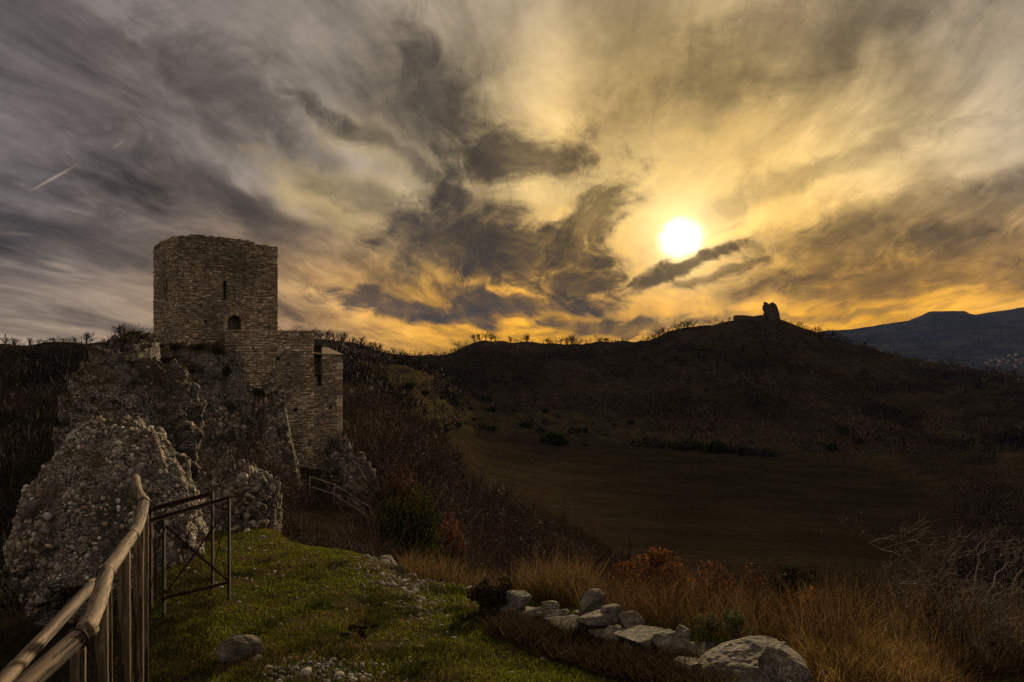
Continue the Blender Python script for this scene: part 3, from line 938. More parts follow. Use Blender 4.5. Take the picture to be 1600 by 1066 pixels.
def build_castle():
    root = add('castle_ruin', None, None, (-20, 50, 0), 'ruined stone castle tower with terrace wall on the rocky crag', 'castle')
    root.location = (0, 0, 0)
    # ---- tower: four walls
    Nn = P(280, HZ, 50.0); R = np.array([-18.9, 55.0]); Nc = np.array([Nn.x, Nn.y])
    U = (R - Nc) / np.linalg.norm(R - Nc); W = np.array([-U[1], U[0]])
    L = Nc + W * 6.5; Bk = R + W * 6.5
    def ztop_front(t):
        tp = [(0, 8.28), (.5, 8.36), (1.0, 8.50), (2.6, 8.52), (3.8, 8.50), (4.6, 8.52), (5.3, 8.45), (5.5, 8.30), (6.2, 8.22), (7.4, 8.20)]
        return float(np.interp(t, [a for a, b in tp], [b for a, b in tp])) + .05 * math.sin(t * 9) * (math.sin(t * 3.3) > 0)
    def ztop_left(t):
        return float(np.interp(t, [0, 2, 4.5, 6.2, 6.5], [8.28, 8.38, 8.36, 8.22, 8.1])) + .05 * math.sin(t * 11)
    def zt_back(t): return 8.2 + .12 * math.sin(t * 2.3)
    tf = lambda px: t_at(Nc, R, px)
    dz = lambda px, py: Y(depth_at(Nc, R, tf(px)), py)
    op = [(tf(348), tf(353.5), dz(350, 469), dz(350, 438), False), (tf(355), tf(376.5), 1.2, dz(365, 492.5), True),
          (tf(319), tf(323.5), dz(321, 505), dz(321, 500.5), False), (tf(403), tf(406.5), dz(405, 489), dz(405, 485.5), False),
          (tf(292), tf(295), dz(293, 505), dz(293, 501.5), False)]
    tl = lambda px: t_at(Nc, L, px)
    opl = [(min(tl(259), tl(261.6)), max(tl(259), tl(261.6)), 3.6, 5.3, False)]
    wf = Wall(Nc, R, -1.6, ztop_front, 1, op, 1)
    wl = Wall(Nc + W * .06, L, -1.6, ztop_left, -1, opl, 2)
    wb = Wall(L, Bk, -1.6, zt_back, -1, (), 3); wr = Wall(R + W * .06, Bk, -1.6, zt_back, 1, (), 4)
    cores = []
    for w in (wf, wl, wb, wr):
        V, q, t = w.core(.95); cores.append((V, [q, t], None))
    # packed rubble floor inside, just under the broken rim
    z_ = 7.2
    fl = np.array([[*(Nc + (U + W) * .5), z_], [*(R + (W - U) * .5), z_], [*(Bk - (U + W) * .5), z_], [*(L + (U - W) * .5), z_]])
    cores.append((fl, [np.array([[0, 1, 2, 3]])], None))
    V, Fs, _ = join(cores)
    tower = add('tower', make_mesh('tower', V, Fs, M['mortar']), root, label='squat square tower with slit windows and ragged rim')
    st = []
    for w in (wf, wl, wr):
        V, q, T = w.stones(); st.append((V, [q], T))
    V, Fs, T = join(st)
    add('masonry', make_mesh('masonry', V, Fs, M['masonry'], False, T), tower, kind='stuff')
    # voussoirs round the door
    (t0, t1, z0, z1, _) = op[1]; r = (t1 - t0) / 2; c = (t0 + t1) / 2
    rg = np.random.default_rng(8)
    for a in np.linspace(0.12, math.pi - .12, 9):
        da = .155; ri, ro = r + .01, r + .30
        pts = []
        for o in (-.1, .075):
            for (rr, aa) in ((ri, a - da), (ro, a - da), (ro, a + da), (ri, a + da)):
                pts.append(wf.pt(c + rr * math.cos(aa), z1 - r + rr * math.sin(aa), o))
        stone_block(pts, STONE_TINTS[rg.integers(8)] * rg.uniform(.8, 1.2), 'arch_stone', tower)
    for z in np.arange(1.3, z1 - r - .1, .26):
        for (ta, tb) in ((t0 - .30, t0 - .005), (t1 + .005, t1 + .28)):
            pts = [wf.pt(t, zz, o) for o in (-.1, .06) for (t, zz) in ((ta, z), (tb, z), (tb, z + .24), (ta, z + .24))]
            stone_block(pts, STONE_TINTS[rg.integers(8)] * rg.uniform(.8, 1.2), 'jamb_stone', tower)
    # ---- terrace wall in front of the tower
    A = P(352, HZ, 50.0); B = P(490, HZ, 52.0); A, B = np.array(A[:2]), np.array(B[:2])
    u1 = (B - A) / np.linalg.norm(B - A); W1 = np.array([-u1[1], u1[0]])
    A2 = A + W1 * 4.2; B2 = B + W1 * 6.0
    zt = lambda t: 1.29 + .02 * math.sin(t * 5)
    ta = lambda px: t_at(A, B, px)
    tz = lambda px, py: Y(depth_at(A, B, ta(px)), py)
    opw = [(ta(px - 2), ta(px + 3), tz(px, py + 2.5), tz(px, py - 2.5), False) for px, py in ((461, 641), (487, 638), (421, 640), (433, 560))]
    w1 = Wall(A, B, -12.0, zt, 1, opw, 11, pale=1.28)
    w1l = Wall(A + W1 * .06, A2, -6.0, zt, -1, (), 12, pale=1.1); w1r = Wall(B + W1 * .06, B2, -12.0, zt, 1, (), 13)
    cs, ss = [], []
    for w in (w1, w1l, w1r):
        V, q, t = w.core(.8); cs.append((V, [q, t], None))
        V, q, T = w.stones(); ss.append((V, [q], T))
    fl = np.array([[*A, 1.2], [*B, 1.2], [*B2, 1.2], [*A2, 1.2]]); cs.append((fl, [np.array([[0, 1, 2, 3]])], None))
    V, Fs, _ = join(cs)
    ter = add('terrace_wall', make_mesh('terrace_wall', V, Fs, M['mortar']), root, label='tall pale retaining wall below the tower door')
    V, Fs, T = join(ss)
    add('masonry', make_mesh('masonry', V, Fs, M['masonry'], False, T), ter, kind='stuff')
    t = -.1
    while t < w1.L:
        w = rg.uniform(.4, .8); z = 1.275 + rg.uniform(0, .015); h = rg.uniform(.08, .12)
        pts = [w1.pt(tt, zz, o) for o in (-.55, .09 + rg.uniform(0, .03)) for (tt, zz) in ((t, z), (t + w - .02, z), (t + w - .02, z + h), (t, z + h))]
        stone_block(pts, np.array((.40, .34, .26)) * rg.uniform(.7, 1.15), 'coping_stone', ter)
        t += w
    for (px, py, s) in ((449, 543, 4), (464, 547, 3.5), (476, 557, 2), (402, 600, 2.5), (505, 560, 2)):
        tt, zz = ta(px), tz(px, py); h = s * .045
        pts = [w1.pt(a, b, o) for o in (-.05, .075) for (a, b) in ((tt - h * 1.2, zz - h * .6), (tt + h * 1.1, zz - h * .7), (tt + h, zz + h * .6), (tt - h, zz + h * .5))]
        stone_block(pts, np.array((.72, .68, .62)), 'pale_stone', ter, label='bleached white stone set in the wall')
    # ---- lower turret at the right with its lean-to slab roof
    C0 = np.array(P(490.5, HZ, 52.06)[:2]); C1 = np.array(P(533, HZ, 53.4)[:2])
    zt2 = lambda t: Y(52.8, 556)
    tc = lambda px: t_at(C0, C1, px)
    op2 = [(.0, tc(503), Y(52.2, 587), Y(52.2, 540), False), (tc(496), tc(503), Y(52.2, 604), Y(52.2, 586), False),
           (tc(515), tc(519.5), Y(53, 639.5), Y(53, 634.5), False), (tc(523), tc(527), Y(53, 652), Y(53, 648), False)]
    w2 = Wall(C0, C1, -12.5, zt2, 1, op2, 21, pale=1.12)
    u2 = (C1 - C0) / np.linalg.norm(C1 - C0); W2 = np.array([-u2[1], u2[0]])
    w2r = Wall(C1 + W2 * .06, C1 + W2 * 5.0, -12.5, zt2, 1, (), 22)
    cs, ss = [], []
    for w in (w2, w2r):
        V, q, t = w.core(.8); cs.append((V, [q, t], None))
        V, q, T = w.stones(); ss.append((V, [q], T))
    V, Fs, _ = join(cs)
    tur = add('turret', make_mesh('turret', V, Fs, M['mortar']), root, label='narrow lower turret with a sloping slab roof')
    V, Fs, T = join(ss)
    add('masonry', make_mesh('masonry', V, Fs, M['masonry'], False, T), tur, kind='stuff')
    # slab roof: rows of slabs stepping down to the front right
    sl = Y(52.8, 556)
    for row in range(4):
        s0, s1 = row * .7, row * .7 + .78
        zz = sl + .02 + row * .13
        t = -.02
        while t < w2.L - .05:
            w = rg.uniform(.38, .62); e = min(t + w - .015, w2.L + .12)
            k0 = zz + .12 - (t / w2.L) * .10; k1 = zz + .12 - (e / w2.L) * .10
            pts = [w2.pt(t, k0, .10 - s0), w2.pt(e, k1, .10 - s0), w2.pt(e, k1 + .16, .10 - s1), w2.pt(t, k0 + .16, .10 - s1)]
            pts += [(p[0], p[1], p[2] + .06) for p in pts]
            stone_block(pts, np.array((.36, .26, .15)) * rg.uniform(.8, 1.2), 'roof_slab', tur, M['roof'])
            t += w
    # a weathered strip of quoins on the turret's right edge
    z = -9.5
    while z < sl - .3:
        h = rg.uniform(.22, .34); w = rg.uniform(.35, .62)
        pts = [w2.pt(a, b, o) for o in (-.3, .085) for (a, b) in ((w2.L + .09 - w, z), (w2.L + .09, z), (w2.L + .09, z + h - .02), (w2.L + .09 - w, z + h - .02))]
        stone_block(pts, STONE_TINTS[rg.integers(8)] * rg.uniform(.9, 1.35), 'quoin', tur)
        z += h
    return root
build_castle()

# ------------------------------------------------------------------ rocks
def rock_mesh(center, radii, seed, sub=5, exp=2.0, taper=0.0, lean=(0, 0), rough=.22, freq=1.3, crack=.5, flat=0.0, cuts=3, cutlim=(.68, .88), ledge=0.0):
    v, f = ico(sub)
    c, R = np.array(center, float), np.array(radii, float)
    r = np.random.default_rng(seed)
    if exp != 2.0:
        s = (np.sum(np.abs(v) ** exp, 1)) ** (-1.0 / exp)
        v = v * s[:, None]
    nrm = v / np.linalg.norm(v, axis=1, keepdims=True)
    sc = R.mean()
    q = nrm * R / sc + seed * 3.7
    dsp = fbm(q * freq, 4, seed) * .9 + (1 - 2 * np.abs(fbm(q * freq * 2.1, 4, seed + 40))) * .30 - .15
    dsp = dsp + crack * (-np.exp(-(fbm(q * np.array([1.6, 1.6, .5]), 3, seed + 80) / .07) ** 2)) * .5
    dsp = dsp + fbm(q * freq * 6, 4, seed + 60, .6) * .35
    if ledge:
        zz = nrm[:, 2] * 2.6 + fbm(q * 1.1, 3, seed + 90) * 1.3
        dsp = dsp + ledge * ((zz % 1.0) ** 1.6 - .4)
    p = v * R * (1 + rough * dsp)[:, None]
    for i in range(cuts):            # a few broken planes
        n = r.normal(size=3); n[2] *= .5; n /= np.linalg.norm(n)
        h = (p / R) @ n
        lim = r.uniform(*cutlim)
        over = np.maximum(0, h - lim)
        p = p - (over[:, None] * n[None]) * R * .75
    h = p[:, 2] / R[2]
    if flat:
        p[:, 2] = np.where(h > flat, (flat + (h - flat) * .25) * R[2], p[:, 2])
    k_ = 1 - taper * np.clip(h, -1, 1)
    p[:, 0] = p[:, 0] * k_ + lean[0] * h * R[2]
    p[:, 1] = p[:, 1] * k_ + lean[1] * h * R[2]
    return p + c, f

def face_samples(V, Fc, n, r, keep):
    a, b, c = V[Fc[:, 0]], V[Fc[:, 1]], V[Fc[:, 2]]
    nn = np.cross(b - a, c - a); ar = np.linalg.norm(nn, axis=1)
    nn = nn / (ar[:, None] + 1e-12)
    w = ar * keep(nn, (a + b + c) / 3)
    i = r.choice(len(Fc), n, p=w / w.sum())
    u, t = r.random(n), r.random(n)
    s = u + t > 1; u[s], t[s] = 1 - u[s], 1 - t[s]
    return a[i] + (b[i] - a[i]) * u[:, None] + (c[i] - a[i]) * t[:, None], nn[i]

PEB_T = np.array([(.13, .10, .078), (.27, .21, .16), (.48, .41, .34), (.20, .14, .10), (.64, .57, .49), (.36, .27, .195), (.10, .075, .056), (.30, .19, .13)])

def pebble_mass(V, Fc, n, size, seed, sink=.35, bright=1.0, keep=None, mat='pebble'):
    r = np.random.default_rng(seed)
    keep = keep or (lambda nn, p: (nn[:, 1] < .35) * 1.0 + .05)
    pos, nr = face_samples(V, Fc, n, r, keep)
    s = r.uniform(size[0], size[1], n) * r.choice([.6, 1, 1, 1.5], n)
    Rm = rand_rot(n, r)
    sc = np.stack([s * r.uniform(.75, 1.35, n), s * r.uniform(.7, 1.1, n), s * r.uniform(.55, .85, n)], 1)
    Mx = Rm * sc[:, None, :]
    VV = place(BALL_V, Mx, pos - nr * (s * sink)[:, None])
    T = np.repeat(PEB_T[r.integers(len(PEB_T), size=n)] * r.uniform(.65, 1.15, (n, 1)) * bright, len(BALL_V), 0)
    return VV, rep_faces(BALL_F, n, len(BALL_V)), T

PEB_MESH = []
for i_ in range(6):
    r_ = np.random.default_rng(100 + i_)
    v_ = BALL_V * r_.uniform(.7, 1.3, 3) * (1 + .16 * fbm(BALL_V * 1.3 + i_ * 5, 2, i_))[:, None]
    PEB_MESH.append(make_mesh('pebble', v_, BALL_F, M['pebble'], True))

def conglomerate(name, label, center, radii, seed, mat, own=0, mass=0, size=(.04, .08), own_size=(.06, .10), bright=1.0, keep=None, **kw):
    V, f = rock_mesh(center, radii, seed, **kw)
    o = add(name, make_mesh(name, V, f, mat, True), label=label, cat='rock')
    r = np.random.default_rng(seed + 7)
    kf = keep or (lambda nn, p: ((nn[:, 1] < .25) * (nn[:, 2] > -.5) * 1.0 + .02) * sstep(-.38, .15, fbm(p / (radii[0] * .34), 3, seed)) ** (1.3 if radii[0] < 1.3 else 3.5) + .004)
    if mass:
        pv, pf, pt = pebble_mass(V, f, mass, size, seed + 3, sink=.5, bright=bright, keep=kf)
        add('embedded_pebbles', make_mesh('embedded_pebbles', pv, pf, M['pebble'], True, pt), o, kind='stuff')
    if own:
        pos, nr = face_samples(V, f, own, r, kf)
        for p, n_ in zip(pos, nr):
            s = r.uniform(*own_size)
            q = add('pebble', PEB_MESH[r.integers(6)], o, Vector(p - n_ * s * .4))
            q.rotation_euler = r.uniform(0, 6.28, 3)
            q.scale = (s, s, s)
    ROCKS[label] = (V, f)
    return o

ROCKS = {}
def build_rocks():
    conglomerate('boulder', 'big pale pebbly conglomerate mound behind the wooden fence', (-6.05, 10.4, -2.62), (1.16, 1.35, 1.52), 3, M['rock_near'], own=290, mass=4000, size=(.018, .040), own_size=(.036, .062), bright=1.25, sub=6, exp=2.3, taper=.27, rough=.24, cuts=1, crack=.6, ledge=.22)
    conglomerate('outcrop', 'low cobble studded outcrop behind the rusty gate', (-6.15, 15.2, -3.75), (1.2, 1.0, 1.25), 5, M['rock_near'], own=90, mass=1500, size=(.025, .06), own_size=(.05, .11), bright=.62, sub=6, rough=.40, taper=.15, cuts=2, ledge=.4, crack=1.0)
    conglomerate('boulder', 'dark rounded boulder rising behind the pale pebbly mound', (-14.45, 26, -3.25), (1.82, 2.2, 2.75), 14, M['rock_far'], exp=2.9, mass=1000, size=(.03, .07), sub=6, taper=-.02, lean=(.02, 0), rough=.36, freq=1.4, bright=.5, cuts=4, ledge=.4, crack=1.0)
    conglomerate('rock_pinnacle', 'mossy rock pinnacle with a bare tree on top left of the tower', (-20.75, 37, -2.7), (1.4, 2.2, 3.35), 16, M['rock_far'], exp=3.2, mass=700, size=(.07, .14), sub=6, taper=.02, rough=.30, bright=.5, cuts=3, ledge=.5, crack=1.0)
    conglomerate('crag', 'broad craggy rock that carries the castle tower', (-23.3, 52.0, -5.4), (4.3, 8.0, 6.4), 19, M['rock_far'], mass=1600, size=(.05, .12), sub=6, exp=3.2, taper=.30, rough=.27, freq=1.6, flat=.80, bright=.8, cuts=2, crack=1.3, ledge=.5)
    conglomerate('rock_fin', 'upright rock fin leaning on the terrace wall', (-15.75, 45.6, -6.4), (1.35, 1.5, 4.2), 23, M['rock_far'], mass=900, size=(.07, .15), sub=5, taper=.40, lean=(-.14, .1), rough=.38, bright=1.0, cuts=3, ledge=.5, crack=1.0)
    conglomerate('rock_fin', 'lumpy rock shoulder at the foot of the crag beside the fin', (-18.6, 44.6, -7.2), (2.3, 1.6, 3.6), 27, M['rock_far'], mass=1100, size=(.07, .15), sub=5, taper=.38, rough=.40, bright=1.0, cuts=3, ledge=.5, crack=1.2)
    conglomerate('rock_buttress', 'sloping rock buttress at the right foot of the castle wall', (-11.35, 47.2, -9.2), (1.9, 1.5, 3.3), 29, M['rock_far'], mass=500, size=(.07, .13), sub=5, taper=.50, lean=(-.20, 0), rough=.48, bright=.9, cuts=2, ledge=.6, crack=1.2, freq=1.8)
build_rocks()

# ------------------------------------------------------------------ hilltop ruin, village, far trees
def ragged_wall(pts, thick, zb, seed, n=40, rag=.6):
    """a broken wall: outline pts (x, y, ztop) extruded, with a ragged top"""
    r = np.random.default_rng(seed)
    pts = np.array(pts, float)
    s = np.concatenate([[0], np.cumsum(np.linalg.norm(np.diff(pts[:, :2], axis=0), axis=1))])
    t = np.linspace(0, s[-1], n)
    x, y, z = (np.interp(t, s, pts[:, i]) for i in range(3))
    z = z + np.repeat(r.uniform(-rag, rag * .3, (n + 1) // 2), 2)[:n]
    V = []
    for o in (0, thick):
        for zz in (np.full(n, zb), (zb + z) / 2, z):
            j = r.uniform(-.15, .15, n)
            V.append(np.stack([x + j, y + o + r.uniform(-.15, .15, n), zz], 1))
    V = np.concatenate(V)
    a = np.arange(n - 1)
    def strip(p, q): return np.stack([p * n + a, p * n + a + 1, q * n + a + 1, q * n + a], 1)
    Fq = [strip(0, 1), strip(1, 2), strip(2, 5), strip(5, 4), strip(4, 3)]
    ends = []
    for e in (0, n - 1): ends += [[e, n + e, 4 * n + e, 3 * n + e], [n + e, 2 * n + e, 5 * n + e, 4 * n + e]]
    return V, np.concatenate(Fq + [np.array(ends)])

def build_hilltop():
    d = 416.0
    V, Fq = ragged_wall([P(1150, 493, d), P(1160, 492, d), P(1176, 494, d), P(1188, 493, d), P(1196, 492, d)], 5.0, Y(d, 506), 4)
    T = np.tile((.075, .058, .043), (len(V), 1))  # backlit silhouette put into the colour: tint darker than the stone itself
    add('ruined_wall', make_mesh('ruined_wall', V, Fq, M['masonry'], False, T), label='low broken castle wall on the far hilltop', cat='ruin', kind='thing')
    c = P(1207, 494, 417)
    V, f = rock_mesh(c, (4.3, 4.0, 8.0), 66, sub=4, exp=4.5, taper=.22, lean=(-.22, 0), rough=.30, freq=2.2, cuts=4, crack=1.2)
    T = np.tile((.070, .054, .040), (len(V), 1))  # darkened likewise, to stand as a silhouette against the light
    add('tower_stump', make_mesh('tower_stump', V, f, M['masonry'], False, T), label='leaning broken tower stump on the far hilltop', cat='ruin')
    # the village on the plain
    r = np.random.default_rng(77)
    spots = [(1548, 562), (1556, 560), (1563, 563), (1568, 559), (1575, 562), (1582, 558), (1590, 561), (1597, 559), (1541, 565), (1572, 566), (1594, 565), (1560, 568), (1578, 554), (1588, 553)]
    spots.sort()
    wm = np.array([[-.5, -.5, 0], [.5, -.5, 0], [.5, .5, 0], [-.5, .5, 0], [-.5, -.5, 1], [.5, -.5, 1], [.5, .5, 1], [-.5, .5, 1], [-.5, 0, 1.45], [.5, 0, 1.45]])
    wall = make_mesh('wall', wm, [np.array([[0, 1, 5, 4], [1, 2, 6, 5], [2, 3, 7, 6], [3, 0, 4, 7]]), np.array([[4, 7, 8], [5, 9, 6]])], M['house'])
    rm = np.array([[-.55, -.58, .93], [.55, -.58, .93], [.55, 0, 1.5], [-.55, 0, 1.5], [.55, .58, .93], [-.55, .58, .93], [-.55, -.58, .86], [.55, -.58, .86], [.55, .58, .86], [-.55, .58, .86]])
    roof = make_mesh('roof', rm, [np.array([[0, 1, 2, 3], [3, 2, 4, 5], [6, 7, 1, 0], [5, 4, 8, 9]]), np.array([[0, 3, 5], [1, 4, 2]])], M['tile'])
    for i, (px, py) in enumerate(spots):
        d = 1850.0
        p = P(px, py + 3, d)
        h = add('village_house', None, None, p, 'pale house in the far village on the plain, ' + ordinal(i, len(spots)), 'house', 'houses of the far village')
        h.rotation_euler.z = r.uniform(-.6, .6)
        w = r.uniform(9, 14)
        h.scale = (w * .62, 6, r.uniform(3, 5))
        add('wall', wall, h); add('roof', roof, h)
        # carried by a small rise of the plain
    d = 1500.0
    p = P(1586, 577, d)
    t = add('silo', None, None, p, 'pale upright tower block on the plain left of the picture edge', 'building')
    V = np.array([[-2, -2, -4], [2, -2, -4], [2, 2, -4], [-2, 2, -4], [-2, -2, 11], [2, -2, 11], [2, 2, 11], [-2, 2, 11]], float)
    add('wall', make_mesh('wall', V, np.array([[0, 1, 5, 4], [1, 2, 6, 5], [2, 3, 7, 6], [3, 0, 4, 7]]), M['house']), t)
    V2 = np.array([[-2.4, -2.4, 11], [2.4, -2.4, 11], [2.4, 2.4, 11], [-2.4, 2.4, 11], [0, 0, 13]], float)
    add('roof', make_mesh('roof', V2, np.array([[0, 1, 4], [1, 2, 4], [2, 3, 4], [3, 0, 4]]), M['tile']), t)
build_hilltop()

def grow(r, p, d, length, rad, level, maxl, out, spread=.6, kids=4, up=.15, wob=.16, nseg=3):
    """one limb and, from it, its side limbs; out collects (p0, p1, r0, r1, level)"""
    p = np.array(p, float); d = np.array(d, float)
    pts = [p]
    for s in range(nseg):
        d = d + r.normal(0, wob, 3) + np.array([0, 0, up * (.4 if level == 0 else 1)])
        d /= np.linalg.norm(d)
        pts.append(pts[-1] + d * length / nseg)
    rr = np.linspace(rad, rad * .45, nseg + 1)
    for s in range(nseg): out.append((pts[s], pts[s + 1], rr[s], rr[s + 1], level))
    if level >= maxl: return
    for i in range(kids):
        f = r.uniform(.2, 1.0) if level else r.uniform(.22, 1.0)
        q = min(int(f * nseg), nseg - 1)
        b = pts[q] + (pts[q + 1] - pts[q]) * (f * nseg - q)
        ax = r.normal(size=3); ax -= d * ax.dot(d); ax /= np.linalg.norm(ax) + 1e-9
        nd = d * math.cos(spread) + ax * math.sin(spread) * r.uniform(.7, 1.3)
        grow(r, b, nd / np.linalg.norm(nd), length * r.uniform(.5, .78), rad * .48, level + 1, maxl, out, spread, kids, up, wob, max(2, nseg - 1))

def limb_mesh(name, segs, mat, tint=None, sides=3, rmin=0.0):
    p0, p1 = np.array([s[0] for s in segs]), np.array([s[1] for s in segs])
    r0, r1 = np.array([max(s[2], rmin) for s in segs]), np.array([max(s[3], rmin) for s in segs])
    V, q = tubes(p0, p1, r0, r1, sides)
    T = None if tint is None else np.tile(tint, (len(V), 1))
    return make_mesh(name, V, q, mat, True, T)

def bare_tree_proto(seed, maxl=3, kids=4, spread=.62, rmin=.006, trunk=.30, up=.2):
    r = np.random.default_rng(seed)
    out = []
    top = np.array([r.normal(0, .02), r.normal(0, .02), .16])
    out.append((np.array([0, 0, -.08]), top, .036, .030, 0))
    for i in range(kids + 1):
        a = 2 * math.pi * (i + r.uniform(-.3, .3)) / (kids + 1); e = r.uniform(.12, .85)
        grow(r, top * r.uniform(.5, 1), (math.cos(a) * math.sin(e), math.sin(a) * math.sin(e), math.cos(e)), r.uniform(.34, .5), .020, 1, maxl, out, spread, 5, up, .14, 3)
    h = max(s[1][2] for s in out)
    out = [(a / h, b / h, c / h, d / h, l) for a, b, c, d, l in out]
    return [s for s in out if s[4] == 0], [s for s in out if s[4] > 0]

TREE = []
for i_ in range(7):
    tr_, cr_ = bare_tree_proto(300 + i_, 3, 4 + i_ % 3, .55 + .07 * (i_ % 4), rmin=.007, up=.10)
    TREE.append((limb_mesh('trunk', tr_, M['bark'], None, 5), limb_mesh('crown', cr_, M['twig'], (.030, .022, .016), 3, .0042)))

def crest_depth(px):
    d0 = float(np.interp(px, _cols, [KN[c][10][0] for c in _cols]))
    ds = np.linspace(.75, 1.15, 90) * d0
    return float(ds[np.argmax(ground((px - 800) / F * ds, ds) / ds)])      # where the ridge really meets the sky

def build_ridge_trees():
    sets = [
      ('bare tree on the skyline left of the tower, ', 'bare trees on the left skyline', [(8, 522), (24, 526), (46, 521), (62, 524), (83, 526), (99, 524), (118, 525), (136, 518)]),
      ('bare tree on the ridge just right of the castle, ', 'bare trees on the ridge beside the castle', [(446, 512), (462, 512), (478, 510), (490, 509), (501, 511), (512, 510), (523, 512), (536, 518), (552, 520), (566, 524), (590, 530), (615, 537)]),
      ('small bare tree on the middle skyline, ', 'bare trees on the middle skyline', [(742, 522), (750, 519), (759, 513), (767, 516), (774, 521), (798, 520), (823, 521), (855, 524), (876, 522), (886, 518), (893, 521), (938, 524), (949, 525)]),
      ('bare tree on the slope up to the hilltop ruin, ', 'bare trees climbing to the hilltop ruin', [(1030, 513), (1036, 509), (1068, 499), (1075, 501), (1139, 491)]),
      ('scrubby tree on the ridge falling away right of the ruin, ', 'trees on the ridge right of the ruin', [(1226, 498), (1236, 502), (1312, 522), (1352, 530), (1400, 545), (1535, 570), (1542, 571), (1574, 575), (1584, 573)]),
    ]
    r = np.random.default_rng(9)
    for lab, grp, lst in sets:
        for i, (px, py) in enumerate(lst):
            d = crest_depth(px) * .995
            b = on_ground(px, d, -.2)
            h = max(Y(d, py) - b.z, 1.6)
            k_ = r.integers(len(TREE))
            t = add('bare_tree', None, None, b, lab + ordinal(i, len(lst)), 'tree', grp)
            h = min(h, 7.0) * r.uniform(.75, 1.1)
            w = h * r.uniform(.9, 1.5)
            t.scale = (w, w, h); t.rotation_euler.z = r.uniform(0, 6.28)
            add('trunk', TREE[k_][0], t); add('crown', TREE[k_][1], t)
build_ridge_trees()

# ------------------------------------------------------------------ scrub and thicket (masses nobody could count)
def shrub_block(n_tw, r, wide=.10, spread=.75):
    """one unit-high bush of upswept twigs as flat blades"""
    a = r.uniform(0, 2 * math.pi, n_tw); el = r.beta(1.5, 1.2, n_tw) * spread * 1.75
    dirv = np.stack([np.cos(a) * np.sin(el), np.sin(a) * np.sin(el), np.cos(el)], 1)
    lump = 1 + .45 * fbm(dirv * 1.8 + r.uniform(0, 50), 2, 7)
    long_ = r.random(n_tw) < .2
    rad = np.where(long_, 0.0, r.uniform(.25, .85, n_tw)) * lump
    base = dirv * rad[:, None] * np.array([.8, .8, .95])
    ln = np.where(long_, r.uniform(.55, .9, n_tw), r.uniform(.14, .34, n_tw)) * lump
    bend = r.normal(0, .045, (n_tw, 3))
    dirv = np.where(long_[:, None], dirv, dirv * .6 + np.array([0, 0, .55]))
    return blades(base, dirv + r.normal(0, .28, (n_tw, 3)) * (1 - .6 * long_[:, None]), ln, r.uniform(.6, 1.3, n_tw) * wide, bend, int(r.integers(1e6)))

def twig_block(r, stems=5, maxl=3, wide=.012):
    """one unit-high branching bare shrub drawn with flat ribbons; same return shape as shrub_block"""
    segs = []
    for _ in range(stems):
        a = r.uniform(0, 6.28); e = r.uniform(.05, .75)
        grow(r, (r.normal(0, .06), r.normal(0, .06), 0), (math.cos(a) * math.sin(e), math.sin(a) * math.sin(e), math.cos(e)), r.uniform(.45, .62), wide * 1.3, 1, maxl, segs, .62, 4, .06, .2, 3)
    p0 = np.array([s_[0] for s_ in segs]); p1 = np.array([s_[1] for s_ in segs]); rr = np.array([max(s_[2], wide * .45) for s_ in segs])
    h = np.percentile(p1[:, 2], 98); p0, p1 = p0 / h, p1 / h
    n = len(p0)
    ax = p1 - p0; t = r.normal(size=(n, 3)); sd = np.cross(ax, t); sd /= np.linalg.norm(sd, axis=1, keepdims=True) + 1e-9
    V = np.stack([p0 - sd * rr[:, None], p0 + sd * rr[:, None], p1 + sd * rr[:, None] * .7, p1 - sd * rr[:, None] * .7, p1], 1).reshape(-1, 3)
    k_ = (np.arange(n) * 5)[:, None]
    return V, k_ + np.array([[0, 1, 2, 3]]), np.zeros((0, 3), int)

def scatter_shrubs(name, label, pos, hgt, wid, tints, n_tw, wide, seed, mat='twig', spread=.85, nproto=6, branching=0):
    r = np.random.default_rng(seed)
    protos = [(twig_block(r, branching, 3, wide) if branching else shrub_block(n_tw, r, wide, spread)) for _ in range(nproto)]
    Vs, Q, T3, TT, k_ = [], [], [], [], 0
    which = r.integers(nproto, size=len(pos))
    for i, (pv, pq, pt) in enumerate(protos):
        s = which == i
        n = int(s.sum())
        if not n: continue
        a = r.uniform(0, 6.28, n); c_, s_ = np.cos(a), np.sin(a); z0 = np.zeros(n)
        Mx = np.stack([np.stack([c_ * wid[s], -s_ * wid[s], z0], 1), np.stack([s_ * wid[s], c_ * wid[s], z0], 1), np.stack([z0, z0, hgt[s]], 1)], 1)
        Vs.append(place(pv, Mx, pos[s])); m = len(pv)
        Q.append(rep_faces(pq, n, m) + k_); T3.append(rep_faces(pt, n, m) + k_)
        tw = np.repeat(r.uniform(.7, 1.3, (m // 5, 1)), 5, 0)
        TT.append((tints[s][:, None, :] * tw[None]).reshape(-1, 3))
        k_ += n * m
    V = np.concatenate(Vs)
    return add(name, make_mesh(name, V, [np.concatenate(Q), np.concatenate(T3)], M[mat], False, np.concatenate(TT)), label=label, kind='stuff')

